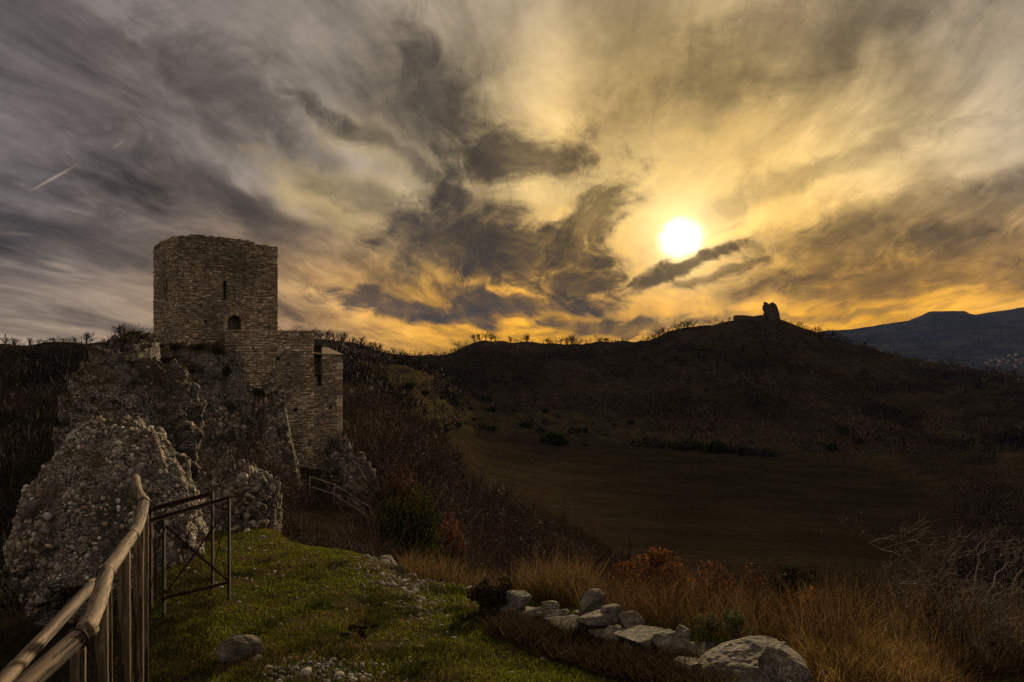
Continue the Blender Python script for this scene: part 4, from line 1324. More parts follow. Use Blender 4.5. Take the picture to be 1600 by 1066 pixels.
def build_scrub():
    r = np.random.default_rng(41)
    # far hillsides
    n = 27000
    px = r.uniform(-70, 1670, n)
    d = np.exp(r.uniform(math.log(85), math.log(455), n))
    cd = np.interp(px, _cols, [KN[c][10][0] for c in _cols])
    x = (px - 800) / F * d
    z = zone_at(x, d)
    ok = (d < cd * 1.06) & (z[:, 1] < .15) & (r.random(n) > z[:, 2] * .93) & ~((px > 200) & (px < 545) & (d < 110))
    pn = fbm(np.stack([x / 22, d / 22, x * 0], 1), 3, 71)
    ok &= (pn > -.16) | (r.random(n) < .30)
    px, d, x = px[ok], d[ok], x[ok]; pn = pn[ok]
    pos = np.stack([x, d, ground(x, d) - .15], 1)
    h = r.uniform(.9, 3.0, len(x)) * np.where(d < 200, .8, 1.0) * (1 + .4 * pn) * np.where(r.random(len(x)) < .08, 1.7, 1); near_crest = d > np.interp(px, _cols, [KN[c][10][0] for c in _cols]) * .93
    h = np.where(near_crest, h * .8, h * 1.3)
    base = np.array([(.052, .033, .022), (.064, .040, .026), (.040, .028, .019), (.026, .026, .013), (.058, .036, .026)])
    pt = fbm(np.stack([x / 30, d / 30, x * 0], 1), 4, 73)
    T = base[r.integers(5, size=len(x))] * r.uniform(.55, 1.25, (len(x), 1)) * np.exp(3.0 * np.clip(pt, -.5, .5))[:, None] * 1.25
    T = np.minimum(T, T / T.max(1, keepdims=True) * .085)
    left = px < 200
    T[left] *= .75
    w = h * r.uniform(.7, 1.15, len(x))
    m = d < 190
    cr = near_crest & (d > np.interp(px, _cols, [KN[c][10][0] for c in _cols]) * .955)
    pos, h, w, T, px, d, x = pos[~cr], h[~cr], w[~cr], T[~cr], px[~cr], d[~cr], x[~cr]
    m = d < 190
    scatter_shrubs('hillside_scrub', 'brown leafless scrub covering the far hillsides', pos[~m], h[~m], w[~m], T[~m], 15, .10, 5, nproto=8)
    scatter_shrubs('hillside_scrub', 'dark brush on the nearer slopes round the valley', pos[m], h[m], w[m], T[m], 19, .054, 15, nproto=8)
    # thicket on the slope below the castle
    n = 2300
    px = r.uniform(380, 1130, n); d = np.exp(r.uniform(math.log(14), math.log(92), n))
    x = (px - 800) / F * d
    lo = np.interp(px, [380, 450, 540, 640, 760, 900, 1050, 1130], [17, 17, 14.5, 14, 14, 15, 17, 18])
    ok = (d > lo) & ~((px < 548) & (d > 41)) & (r.random(n) < np.interp(px, [380, 480, 900, 1130], [.5, 1, .9, .5]))
    gzv = ground(x, d)
    h = r.uniform(1.6, 3.6, n) * np.clip(d / 26, .65, 1.35)
    top = HZ - (gzv + h) / d * F
    ok &= (top < 930)
    # keep the ploughed field open
    lim = np.interp(px, [700, 760, 900, 1000, 1130], [672, 690, 800, 850, 905])
    ok &= (px < 700) | (top > lim)
    px, d, x, gzv, h = px[ok], d[ok], x[ok], gzv[ok], h[ok]
    hide0 = (px > 430) & (px < 605) & (d < 46) & (HZ - (gzv + h) / d * F < 812)
    px, d, x, gzv, h = px[~hide0], d[~hide0], x[~hide0], gzv[~hide0], h[~hide0]
    hide = (px > 575) & (px < 725) & (d < 34) & (HZ - (gzv + h) / d * F < 850)
    px, d, x, gzv, h = px[~hide], d[~hide], x[~hide], gzv[~hide], h[~hide]
    pos = np.stack([x, d, gzv - .1], 1)
    base = np.array([(.070, .040, .026), (.082, .048, .030), (.058, .038, .026), (.095, .056, .034), (.048, .034, .022), (.075, .050, .034)])
    T = base[r.integers(6, size=len(x))] * r.uniform(.65, 1.15, (len(x), 1))
    nr = d < 45
    scatter_shrubs('thicket', 'reddish leafless thicket filling the slope below the castle wall', pos[nr], h[nr], h[nr] * r.uniform(.8, 1.2, nr.sum()), T[nr] * 1.25, 260, .0055, 6, nproto=6, branching=6)
    scatter_shrubs('thicket', 'brown leafless thicket along the near edge of the ploughed field', pos[~nr], h[~nr], h[~nr] * r.uniform(.8, 1.2, (~nr).sum()), T[~nr] * 1.1, 120, .011, 7, nproto=6, branching=4)
build_scrub()

def build_crest_brush():
    """branching leafless brush that makes the ragged skyline"""
    r = np.random.default_rng(39)
    n = 1150
    px = r.uniform(-60, 1640, n)
    cl = fbm(np.stack([px / 34, px * 0, px * 0], 1), 3, 5)
    k_ = (r.random(n) < .55 + cl) & ~((px > 245) & (px < 425)) & ~((px > 1140) & (px < 1225))
    px, cl = px[k_], cl[k_]
    d = np.array([crest_depth(a) for a in px]) * r.uniform(.975, 1.01, len(px))
    x = (px - 800) / F * d
    h = np.clip(r.lognormal(.65, .45, len(px)), .9, 4.8) * (1 + .8 * cl) * np.where(px < 250, .55, 1.0)
    T = np.tile((.030, .022, .016), (len(px), 1)) * r.uniform(.7, 1.3, (len(px), 1))
    scatter_shrubs('crest_brush', 'ragged leafless brush along the ridge skyline', np.stack([x, d, ground(x, d) - .2], 1), h, h * r.uniform(.8, 1.6, len(px)), T, 60, .024, 38, branching=2)
build_crest_brush()

def build_hedges():
    """small dark bushes over the meadow slope and the hedge along the top of the ploughed field"""
    r = np.random.default_rng(43)
    n = 900
    px = r.uniform(590, 1480, n); d = np.exp(r.uniform(math.log(110), math.log(320), n)); x = (px - 800) / F * d
    ok = (zone_at(x, d)[:, 2] > .3) & (fbm(np.stack([x / 9, d / 9, x * 0], 1), 3, 19) > .02)
    px, d, x = px[ok], d[ok], x[ok]
    hp = r.uniform(985, 1210, 170); hy = np.interp(hp, [690, 1000, 1200], [678, 697, 711]) + r.normal(0, 1.5, 170)
    hd = []
    for a, b in zip(hp, hy):
        ds = np.linspace(150, 290, 120); xs = (a - 800) / F * ds
        hd.append(ds[np.argmin(np.abs(HZ - ground(xs, ds) / ds * F - b))])
    hd = np.array(hd); d = np.concatenate([d, hd]); x = np.concatenate([x, (hp - 800) / F * hd])
    h = np.concatenate([r.uniform(.5, 1.9, len(px)), r.uniform(1.2, 2.8, 170)])
    T = np.array([(.020, .022, .009), (.030, .030, .012), (.040, .028, .018)])[r.integers(3, size=len(x))] * r.uniform(.6, 1.3, (len(x), 1))
    scatter_shrubs('hedge', 'dark low bushes and hedge along the far edge of the ploughed field', np.stack([x, d, ground(x, d) - .1], 1), h, h * r.uniform(.9, 1.6, len(x)), T, 34, .10, 44)
build_hedges()

def build_left_scrub():
    r = np.random.default_rng(47)
    n = 900
    px = r.uniform(-90, 400, n); d = np.exp(r.uniform(math.log(13), math.log(90), n))
    ok = ~((px > 205) & (d > 39)) & ~((px > 90) & (px < 330) & (d < 16)) & ~((px > 100) & (d > 23) & (d < 40) & (px < 290)) & ((px < 250) | (d > 17.5))
    px, d = px[ok], d[ok]; x = (px - 800) / F * d
    h = r.uniform(.8, 2.4, len(x)) * np.clip(d / 30, .5, 1.4)
    T = np.array([(.040, .028, .018), (.028, .022, .014), (.052, .036, .022), (.024, .024, .012)])[r.integers(4, size=len(x))] * r.uniform(.6, 1.1, (len(x), 1))
    scatter_shrubs('ravine_scrub', 'dark brush in the ravine left of the boulders', np.stack([x, d, ground(x, d) - .1], 1), h, h * r.uniform(.6, .95, len(x)), T, 64, .032, 48)
build_left_scrub()

def build_rounded_shrubs():
    """single leafless bushes that stand out of the thicket"""
    r = np.random.default_rng(57)
    protos = []
    for i in range(5):
        V, q, _ = twig_block(r, 9, 3, .006)
        c = np.array([(.115, .066, .042), (.095, .060, .042), (.135, .078, .046), (.085, .060, .040), (.15, .070, .034)][i])
        protos.append(make_mesh('twigs', V, q, M['twig'], False, np.repeat(c * r.uniform(.7, 1.3, (len(V) // 5, 1)), 5, 0)))
    stem = limb_mesh('stems', [((0, 0, -.1), (.02, 0, .3), .02, .014, 0), ((0, 0, 0), (.12, .05, .35), .014, .01, 1), ((0, 0, 0), (-.1, -.08, .33), .014, .01, 1)], M['bark'])
    spots = [(556, 632, 4), (575, 655, 4), (600, 645, 4.5), (612, 682, 4), (640, 668, 4.5), (660, 694, 4), (690, 690, 4.5), (725, 712, 4), (752, 700, 4), (770, 740, 4), (800, 728, 4), (812, 770, 4), (838, 752, 4.5),
             (852, 796, 3.8), (880, 775, 4), (902, 818, 3.6), (930, 805, 3.6), (955, 836, 3.4), (985, 822, 3.4), (1005, 845, 3.6), (1030, 850, 3.2), (760, 800, 3.6), (790, 822, 3.4), (840, 842, 3.2), (1060, 872, 3.0), (1100, 885, 2.6)]
    spots.sort()
    for i, (px, py, h) in enumerate(spots):
        ds = np.exp(np.linspace(math.log(16), math.log(130), 300)); xs = (px - 800) / F * ds
        top = HZ - (ground(xs, ds) + h) / ds * F
        d = float(ds[np.argmin(np.abs(top - py))])
        b = on_ground(px, d, -.1)
        o = add('bare_shrub', None, None, b, 'rounded leafless bush on the slope below the castle, ' + ordinal(i, len(spots)), 'bush', 'leafless bushes on the castle slope')
        w = h * r.uniform(.75, 1.1)
        o.scale = (w, w, h); o.rotation_euler.z = r.uniform(0, 6)
        add('twigs', protos[i % 5], o, kind='stuff'); add('stems', stem, o)
build_rounded_shrubs()

def build_crag_growth():
    """dry grass, moss tufts and twigs rooted on the upper faces and ledges of the crags"""
    r = np.random.default_rng(49)
    for key, n, hmax, name, lab in (('broad craggy', 520, .75, 'crag_growth', 'dry grass and brush growing over the crag under the tower'), ('mossy rock pinnacle', 150, .6, 'crag_growth', 'dry brush growing on the rock pinnacle'),
                              ('dark rounded', 150, .45, 'crag_growth', 'dry brush on the dark rounded boulder'), ('upright rock fin', 70, .55, 'crag_growth', 'dry brush on the upright rock fin'), ('lumpy rock', 130, .6, 'crag_growth', 'dry brush on the lumpy shoulder at the foot of the crag')):
        V, f = [v for k_, v in ROCKS.items() if k_.startswith(key) or key in k_][0]
        top = V[:, 2].max(); h0 = top - V[:, 2].min(); sz = h0
        pos, nr = face_samples(V, f, n, r, lambda nn, p: (nn[:, 1] < .5) * (sstep(.1, .7, nn[:, 2]) + .25 * sstep(.0, .3, fbm(p / (sz * .16), 3, 5)) * sstep(.35, .75, (p[:, 2] - V[:, 2].min()) / h0)) * (p[:, 2] > V[:, 2].min() + .35 * h0) + 1e-6)
        h = r.uniform(.25, 1, n) ** 1.3 * hmax
        T = np.array([(.050, .038, .016), (.036, .034, .012), (.075, .056, .024), (.026, .022, .012), (.060, .040, .022)])[r.integers(5, size=n)] * r.uniform(.6, 1.15, (n, 1))
        scatter_shrubs(name, lab, pos - nr * .05, h, h * r.uniform(.7, 1.3, n), T, 60, .04, 50 + n, mat='grass')
build_crag_growth()

def leaf_clump(n, radii, r, size, shell=.55):
    """leaf faces spread through a lumpy crown; returns V (4n), quads and a 0..1 shade seed"""
    v = r.normal(size=(n, 3)); v /= np.linalg.norm(v, axis=1, keepdims=True)
    lump = 1 + .28 * fbm(v * 2.2 + r.uniform(0, 9), 3, int(r.integers(999)))
    rad = (shell + (1 - shell) * r.random(n) ** .6) * lump
    c = v * rad[:, None] * np.array(radii)
    Rm = rand_rot(n, r)
    s = r.uniform(.6, 1.3, n) * size
    q = np.array([[-.5, 0, 0], [0, -.28, 0], [.5, 0, .05], [0, .28, 0]])
    V = place(q, Rm * s[:, None, None], c)
    return V, rep_faces(np.array([[0, 1, 2, 3]]), n, 4)

def bush(name, label, cat, p, radii, n, size, tints, seed, stems=6, group=None, mat='leaf', clump=(.36, .56), k_=9, far=.62):
    """leafy bush: stems + several overlapping leaf clumps, standing on p"""
    r = np.random.default_rng(seed)
    root = add(name, None, None, p, label, cat, group)
    segs = []
    for _ in range(stems):
        a = r.uniform(0, 6.28); e = r.uniform(.1, .6)
        grow(r, (0, 0, -.1), (math.cos(a) * e, math.sin(a) * e, 1), radii[2] * 1.3, radii[2] * .035, 1, 2, segs, .5, 3)
    add('stems', limb_mesh('stems', segs, M['bark'], None, 3), root)
    parts = []
    for i in range(k_):
        a = r.uniform(0, 6.28); q = r.uniform(.25, far)
        c = np.array([math.cos(a) * q * radii[0], math.sin(a) * q * radii[1], radii[2] * (.65 + r.uniform(0, .75))]) if i else np.array([0, 0, radii[2]])
        V, f = leaf_clump(n // k_, np.array(radii) * r.uniform(*clump), r, size, .35)
        T = np.repeat(np.array(tints)[r.integers(len(tints), size=n // k_)] * r.uniform(.6, 1.25, (n // k_, 1)), 4, 0)
        parts.append((V + c, [f], T))
    V, Fs, T = join(parts)
    add('foliage', make_mesh('foliage', V, Fs, M[mat], False, T), root)
    return root

def build_bushes():
    r = np.random.default_rng(52)
    ever = [(.022, .028, .008), (.035, .040, .010), (.016, .020, .007)]
    # dark junipers dotted over the grassy slope across the valley
    protos = []
    for s in range(4):
        V, f = leaf_clump(260, (.55, .55, .5), r, .24, .3)
        V[:, 2] += .45
        T = np.repeat(np.array(ever)[r.integers(3, size=260)] * 1.2, 4, 0)
        protos.append(make_mesh('foliage', V, f, M['leaf'], False, T))
    st = limb_mesh('stems', [((0, 0, -.1), (0, 0, .5), .05, .03, 0), ((0, 0, .1), (.2, .1, .5), .03, .02, 1), ((0, 0, .1), (-.2, -.1, .5), .03, .02, 1)], M['bark'])
    jspots = [(664, 613, 16), (690, 620, 12), (712, 631, 12), (735, 637, 10), (757, 622, 18), (770, 640, 10), (697, 665, 26), (716, 663, 14), (740, 653, 12), (752, 665, 12), (768, 668, 16), (805, 632, 14),
                  (822, 662, 16), (845, 668, 20), (853, 642, 11), (898, 671, 22), (912, 672, 14), (960, 662, 11), (985, 660, 10), (1010, 686, 14), (1025, 690, 12), (865, 687, 26), (880, 689, 16), (915, 692, 12), (1060, 693, 18), (1090, 697, 22), (1120, 699, 24), (1150, 701, 20), (620, 618, 14), (640, 603, 16), (600, 625, 18), (1320, 672, 14), (1345, 690, 16), (1300, 700, 12)]
    jorder = sorted(range(len(jspots)), key=lambda a: jspots[a][0])
    for i, (px, py, w) in enumerate(jspots):
        ds = np.exp(np.linspace(math.log(95), math.log(330), 200)); xs = (px - 800) / F * ds
        d = float(ds[np.argmin(np.abs(HZ - ground(xs, ds) / ds * F - (py + w * .3)))])
        b = on_ground(px, d, -.1)
        s = w / F * d * r.uniform(.65, 1.25)
        o = add('juniper_bush', None, None, b, 'dark evergreen bush on the far grassy slope across the valley, ' + ordinal(jorder.index(i), len(jspots)), 'bush', 'dark bushes across the valley')
        o.scale = (s * r.uniform(.9, 1.5), s, s * r.uniform(.45, .85)); o.rotation_euler.z = r.uniform(0, 6)
        add('foliage', protos[i % 4], o); add('stems', st, o)
    bush('evergreen_tree', 'dark green round evergreen below the right foot of the castle', 'tree', on_ground(640, 25), (1.5, 1.5, 2.75), 11000, .12, [(.026, .032, .008), (.045, .050, .011), (.018, .022, .006), (.06, .060, .013)], 3)
    bush('evergreen_tree', 'smaller dark evergreen tucked right of the round one', 'tree', on_ground(684, 22), (.9, 1.0, 2.1), 4500, .11, [(.018, .022, .006), (.026, .030, .008)], 4)
    bush('russet_tree', 'russet leaved oak behind the dark evergreen', 'tree', on_ground(703, 33), (1.5, 1.5, 3.0), 6000, .14, [(.11, .048, .024), (.085, .042, .024), (.14, .062, .028)], 5)
    bush('russet_tree', 'dull brown oak left of the russet one', 'tree', on_ground(622, 37), (1.5, 1.5, 3.0), 4500, .14, [(.075, .036, .022), (.06, .034, .022)], 6)
    # crag top and ledges
    dry = [(.045, .032, .016), (.030, .024, .012), (.06, .042, .018), (.022, .020, .010)]
    for i, (px, py, d, w, h, lab) in enumerate([
        (246, 540, 45.0, .9, .42, 'dry bush on the crag ledge under the tower left corner'), (275, 541, 44.9, .9, .45, 'brown bush under the middle of the tower base'),
        (312, 543, 44.9, .85, .5, 'mossy green bush hanging over the crag lip'), (342, 549, 45.6, .65, .7, 'dark ivy bush beside the top of the terrace wall'),
        (352, 577, 45.4, .6, .8, 'dark ivy trailing down beside the terrace wall'), (300, 575, 44.3, .9, .6, 'dark scrub patch below the crag lip'),
        (404, 612, 45.2, .65, .75, 'dark ivy cap on the rock fin by the wall'), (182, 536, 36.2, .8, .4, 'dark scrub cap on the rock pinnacle'), (215, 545, 36.5, .7, .4, 'dark scrub on the right shoulder of the pinnacle'),
        (262, 562, 44.2, .8, .5, 'brown scrub patch left of the crag lip')]):
        p = P(px, py + h / d * F * .9, d)
        t = [(.040, .040, .012), (.028, .028, .010), (.06, .05, .015)] if 'green' in lab or 'ivy' in lab else dry
        bush('ledge_bush', lab, 'bush', p, (w * .8, w * .6, h * .8), 1100, .085, np.array(t) * 1.25, 60 + i, stems=7)
    # bare trees on the pinnacle
    for i, (px, top, lab) in enumerate(((190, 503, 'bare spreading tree on top of the rock pinnacle'), (211, 509, 'small bare tree right of the one on the pinnacle'))):
        b = P(px, 530, 37.0)
        t = add('bare_tree', None, None, b, lab, 'tree')
        h = Y(37, top) - b.z
        t.scale = (h * 1.7, h * 1.7, h); t.rotation_euler.z = 1.3 * i
        add('trunk', TREE[2 + i][0], t); add('crown', TREE[2 + i][1], t)
build_bushes()

# ------------------------------------------------------------------ wooden fence and rusty gate
def log_obj(name, p0, p1, r0, r1, parent, mat, seed, sides=20, rings=26, bow=.007, label=None):
    """a round pole in its own axis frame, so that its grain runs along it"""
    p0, p1 = Vector(p0), Vector(p1)
    L = (p1 - p0).length
    r = np.random.default_rng(seed)
    t = np.linspace(0, 1, rings)
    a = np.linspace(0, 2 * math.pi, sides, endpoint=False)
    rr = (r0 + (r1 - r0) * t)[:, None] * (1 + .05 * np.sin(a * 2 + r.uniform(0, 6))[None] + .04 * np.sin(a * 3 + 2)[None])
    pn = np.stack([np.cos(a)[None] + t[:, None] * 0, np.sin(a)[None] + t[:, None] * 0, t[:, None] * L * 4 + a[None] * 0], -1).reshape(-1, 3)
    rr = rr * (1 + .08 * fbm(pn * 1.5, 4, seed).reshape(rings, sides) + .06 * fbm(pn * np.array([6, 6, .4]), 3, seed + 5).reshape(rings, sides))
    bx, by = bow * np.sin(t * math.pi) * r.normal(), bow * np.sin(t * math.pi) * r.normal()
    V = np.stack([np.cos(a)[None] * rr + bx[:, None], np.sin(a)[None] * rr + by[:, None], np.broadcast_to((t * L)[:, None], rr.shape)], -1).reshape(-1, 3)
    i = np.arange(rings - 1)[:, None] * sides + np.arange(sides)[None]
    j = np.arange(rings - 1)[:, None] * sides + (np.arange(sides) + 1)[None] % sides
    q = np.stack([i, j, j + sides, i + sides], -1).reshape(-1, 4)
    k_ = len(V)
    V = np.concatenate([V, [[0, 0, -.004], [bx[-1], by[-1], L + .006]]])
    s = np.arange(sides)
    cap = np.concatenate([np.stack([(s + 1) % sides, s, np.full(sides, k_)], 1), np.stack([s + (rings - 1) * sides, (s + 1) % sides + (rings - 1) * sides, np.full(sides, k_ + 1)], 1)])
    o = add(name, make_mesh(name, V, [q, cap], mat, True), parent, label=label)
    rot = (p1 - p0).to_track_quat('Z', 'X')
    o.rotation_euler = rot.to_euler(); o.location = p0
    return o

def ring_obj(name, c, axis, rad, th, parent, mat):
    a = np.linspace(0, 2 * math.pi, 17)[:-1]; b = np.linspace(0, 2 * math.pi, 6, endpoint=False)
    V = np.array([[(rad + th * math.cos(y)) * math.cos(x), (rad + th * math.cos(y)) * math.sin(x), th * math.sin(y)] for x in a for y in b])
    i = np.arange(16)[:, None] * 6 + np.arange(6)[None]; n = ((np.arange(16) + 1) % 16)[:, None] * 6
    q = np.stack([i, n + np.arange(6)[None], n + ((np.arange(6) + 1) % 6)[None], np.arange(16)[:, None] * 6 + ((np.arange(6) + 1) % 6)[None]], -1).reshape(-1, 4)
    o = add(name, make_mesh(name, V, q, mat, True), parent, Vector(c))
    o.rotation_euler = Vector(axis).to_track_quat('Z', 'X').to_euler()
    return o

def build_fence():
    f = add('wooden_fence', None, None, (0, 0, 0), 'weathered round pole fence at the lower left edge', 'fence')
    pts = [P(-75, 1170, 1.85), P(132, 988, 2.45), P(166, 894, 3.2), P(207, 836, 3.9), P(224, 783, 4.6), P(212, 748, 5.3)]
    rad = [.035, .035, .034, .033, .032, .030]
    for i in range(5):
        d = (pts[i + 1] - pts[i]).normalized()
        o = log_obj('handrail', pts[i] - d * (.03 if i else 0), pts[i + 1] + d * .03, rad[i], rad[i + 1], f, M['wood'], 10 + i)
        if i < 4:
            L = (pts[i + 1] - pts[i]).length + (.06 if i else .03)
            ring_obj('wire_band', (0, 0, L - .075), (0, 0, 1), rad[i + 1] * 1.06, .0035, o, M['wire'])
    log_obj('lower_rail', P(-40, 1110, 2.75), P(146, 912, 4.25), .036, .034, f, M['wood'], 31, label='darker lower rail sloping behind the posts')
    for i, (px, ptop, d, r) in enumerate(((122, 1000, 2.62, .026), (159, 905, 3.25, .028), (194, 862, 3.8, .031), (217, 800, 4.75, .033))):
        top = P(px, ptop, d)
        x, y = top.x - .005 * i, top.y + .02
        log_obj('post', (x, y, gz(x, y) - .35), top, r * 1.08, r, f, M['wood'], 50 + i, bow=.006)
    for i, (px, ptop, d, r) in enumerate(((171, 912, 3.6, .012), (229, 805, 5.0, .014))):
        top = P(px, ptop, d)
        log_obj('thin_post', (top.x, top.y, gz(top.x, top.y) - .3), top, r, r * .9, f, M['wood'], 70 + i)
build_fence()

def bar(name, p0, p1, w, parent, angle=True, mat=None):
    """L-section iron bar (or a flat strip) from p0 to p1"""
    p0, p1 = Vector(p0), Vector(p1)
    L = (p1 - p0).length
    t = w * .16
    sec = [(0, 0), (w, 0), (w, t), (t, t), (t, w), (0, w)] if angle else [(-w / 2, -t / 2), (w / 2, -t / 2), (w / 2, t / 2), (-w / 2, t / 2)]
    n = len(sec)
    V = np.array([[a - (w / 2 if angle else 0), b - (w / 2 if angle else 0), z] for z in (0, L) for a, b in sec])
    s = np.arange(n)
    q = np.stack([s, (s + 1) % n, (s + 1) % n + n, s + n], 1)
    caps = [np.array([[0, 1, 2, 3], [3, 4, 5, 0]]) + k_ for k_ in (0, n)] if angle else [np.array([[0, 1, 2, 3]]) + k_ for k_ in (0, n)]
    o = add(name, make_mesh(name, V, [np.concatenate([q] + caps)], mat or M['rust']), parent)
    o.rotation_euler = (p1 - p0).to_track_quat('Z', 'X').to_euler(); o.location = p0
    return o

def build_gate():
    g = add('iron_gate', None, None, (0, 0, 0), 'rusty lattice iron gate frame beside the pebbly mound', 'gate')
    zt = -1.80
    fl, fr, bl, br = ((255, 7.3), (357, 8.1), (235, 7.75), (331, 8.5))
    c = {}
    for nm, (px, d) in zip(('fl', 'fr', 'bl', 'br'), (fl, fr, bl, br)):
        x = (px - 800) / F * d
        c[nm] = (x, d)
        bar('post', (x, d, gz(x, d) - .15), (x, d, zt + (.02 if nm[1] == 'r' else 0)), .038, g)
    def at(nm, z, o=0.0): return (c[nm][0], c[nm][1] - .035 + o, z)
    lft = P(224, 817, 7.0); rgt = P(363, 777, 8.25)
    bar('top_bar', lft, rgt, .044, g)
    bar('top_bar', at('bl', zt - .02), at('br', zt + .0), .045, g)
    gl = gz(*c['fl']); gr = gz(*c['fr'])
    bar('bottom_bar', at('fl', gl + .22), at('fr', gr + .20), .035, g, False)
    bar('diagonal_brace', at('fl', zt - .05), at('fr', gr + .22, .01), .022, g, False)
    bar('diagonal_brace', at('fl', gl + .22, .02), at('fr', zt - .08, .02), .022, g, False)
    for a, b in (('fr', 'br'), ('fl', 'bl')):
        bar('side_brace', at(a, zt - .15), at(b, gz(*c[b]) + .15), .020, g, False)
        bar('side_brace', at(a, gz(*c[a]) + .18), at(b, zt - .12), .020, g, False)
    bar('hanging_strip', P(243, 830, 7.5), P(244, 925, 7.5), .02, g, False)
build_gate()

def build_handrail():
    h = add('path_handrail', None, None, (0, 0, 0), 'thin pale handrail by the path at the foot of the castle wall', 'handrail')
    A, B, C = P(484, 745, 43.5), P(522, 757, 43.0), P(584, 797, 41.5)
    for z in (0, -.62):
        o = Vector((0, 0, z))
        log_obj('rail', A + o, B + o, .04, .04, h, M['rail_wood'], 1, 6, 3, 0)
        log_obj('rail', B + o, C + o, .04, .04, h, M['rail_wood'], 2, 6, 3, 0)
    for p in (A, B, C):
        log_obj('post', (p.x, p.y, gz(p.x, p.y) - .3), p + Vector((0, 0, .06)), .045, .045, h, M['rail_wood'], 3, 6, 3, 0)
build_handrail()

# ------------------------------------------------------------------ the broken dry stone wall and loose stones
def stone_obj(name, c, R, seed, parent=None, sub=4, rot=0.0, tilt=0.0, mat='stone', label=None, cat=None, exp=5.0, rough=.15, cuts=11, cutlim=(.42, .78), freq=2.0, **kw):
    V, f = rock_mesh((0, 0, 0), R, seed, sub=sub, exp=exp, rough=rough, cuts=cuts, cutlim=cutlim, freq=freq, **kw)
    o = add(name, make_mesh(name, V, f, M[mat], False), parent, Vector(c), label, cat)
    o.rotation_euler = (tilt, tilt * .5, rot)
    return o

def wall_d(px): return float(np.interp(px, [740, 800, 900, 1000, 1100, 1200, 1280], [7.4, 6.9, 6.3, 5.85, 5.4, 5.1, 4.95]))

def build_stone_wall():
    w = add('ruined_wall', None, None, (0, 0, 0), 'tumbled low dry stone wall crossing the foreground', 'wall', kind='thing')
    # earth and rubble heart of the wall
    pxs = np.linspace(760, 1120, 46)
    V = []
    prof = [(-.42, -.10), (-.30, -.03), (-.16, .05), (0, .09), (.25, .07), (.5, -.06)]
    for px in pxs:
        d = wall_d(px); x = (px - 800) / F * d; g = gz(x, d)
        e = math.sin(math.pi * min(1, max(0, (px - 750) / 60)) / 2)
        for (o, h) in prof: V.append((x + o * .35, d + o, g + h * e))
    V = np.array(V)
    V += (np.stack([fbm(V * 3 + i * 9, 3, 5 + i) for i in range(3)], 1)) * .07
    n = len(prof); i = np.arange(len(pxs) - 1)[:, None] * n + np.arange(n - 1)[None]
    q = np.stack([i, i + n, i + n + 1, i + 1], -1).reshape(-1, 4)
    dark = M.setdefault('rubble', mat_plain('rubble_earth', (0.022, 0.016, 0.010), (0.055, 0.042, 0.030), 7.0, bump=.04))
    add('rubble_core', make_mesh('rubble_core', V, q, dark, True), w)
    S = [ # px, py, half width, half height (photo px), depth offset
        (806, 938, 26, 15, .25), (857, 941, 15, 8, .35), (935, 964, 40, 12, .12), (992, 966, 19, 11, .22), (850, 968, 60, 11, .05), (898, 974, 44, 11, .0),
        (960, 986, 46, 12, -.02), (1012, 990, 46, 12, .0), (1048, 1002, 42, 13, -.04), (1066, 988, 15, 12, .1), (952, 950, 18, 10, .25), (822, 983, 22, 9, -.12),
        (905, 995, 24, 10, -.16), (1000, 1012, 26, 11, -.14), (1052, 1024, 22, 13, -.1), (860, 985, 20, 8, -.18), (780, 955, 14, 10, .1), (945, 1012, 18, 9, -.25), (975, 962, 12, 8, .3)]
    rs = np.random.default_rng(15)
    for _ in range(34):
        px_ = rs.uniform(775, 1090); off = rs.uniform(-.3, .35); dd = wall_d(px_) + off
        S.append((px_, HZ - (gz((px_ - 800) / F * dd, dd) + .05 + .10 * (off > -.1)) / dd * F, rs.uniform(5, 14), rs.uniform(3, 8), off))
    for k_, (px, py, hw, hh, off) in enumerate(S):
        d = wall_d(px) + off
        stone_obj('stone', P(px, py, d) - Vector((0, 0, .025)), (hw / F * d * 1.05, min(.22, hw / F * d), hh / F * d * .82), 400 + k_, w, 4, rot=.6 * math.sin(k_ * 3), tilt=.22 * math.sin(k_ * 5))
    d = 6.75
    stone_obj('standing_stone', P(926, 940, d), (.125, .10, .12), 451, None, 4, .5, .35, label='pointed pale stone standing up on the tumbled wall', cat='stone', exp=2.6, cuts=7)
    stone_obj('boulder', P(1160, 1062, 5.12), (.50, .36, .19), 461, None, 5, .1, .05, label='large flat topped grey boulder at the right end of the tumbled wall', cat='rock', exp=5.0, rough=.16, cuts=7, cutlim=(.62, .86))
    stone_obj('boulder', P(1232, 1052, 4.92), (.20, .22, .155), 463, None, 5, .5, .1, label='smaller rounded boulder right of the flat topped one', cat='rock', exp=2.6, rough=.15)
    stone_obj('boulder', P(1088, 1052, 5.05), (.22, .22, .14), 465, None, 5, .2, .1, label='low grey boulder left of the flat topped one', cat='rock', exp=2.6, rough=.18)
    stone_obj('boulder', on_ground(377, 5.75, .05), (.20, .15, .095), 471, None, 5, .3, .1, label='long smooth stone in the grass at the bottom left', cat='stone', exp=2.4, rough=.10, cuts=2)
    stone_obj('flat_rock', on_ground(742, 9.6, .03), (.26, .22, .05), 473, None, 4, .2, .05, label='flat pale rock at the far edge of the grass', cat='rock')
    for i, (px, d, s) in enumerate(((622, 11.0, .17), (600, 11.6, .2), (580, 12.2, .16), (640, 10.5, .14), (575, 11.2, .10))):
        stone_obj('edge_rock', on_ground(px, d, .01), (s * 1.3, s, s * .5), 480 + i, None, 4, .4 * i, .1, label='rock along the broken rim of the grass bank, ' + ordinal([4 - 1, 2, 1, 4, 0][i], 5), cat='rock')
build_stone_wall()

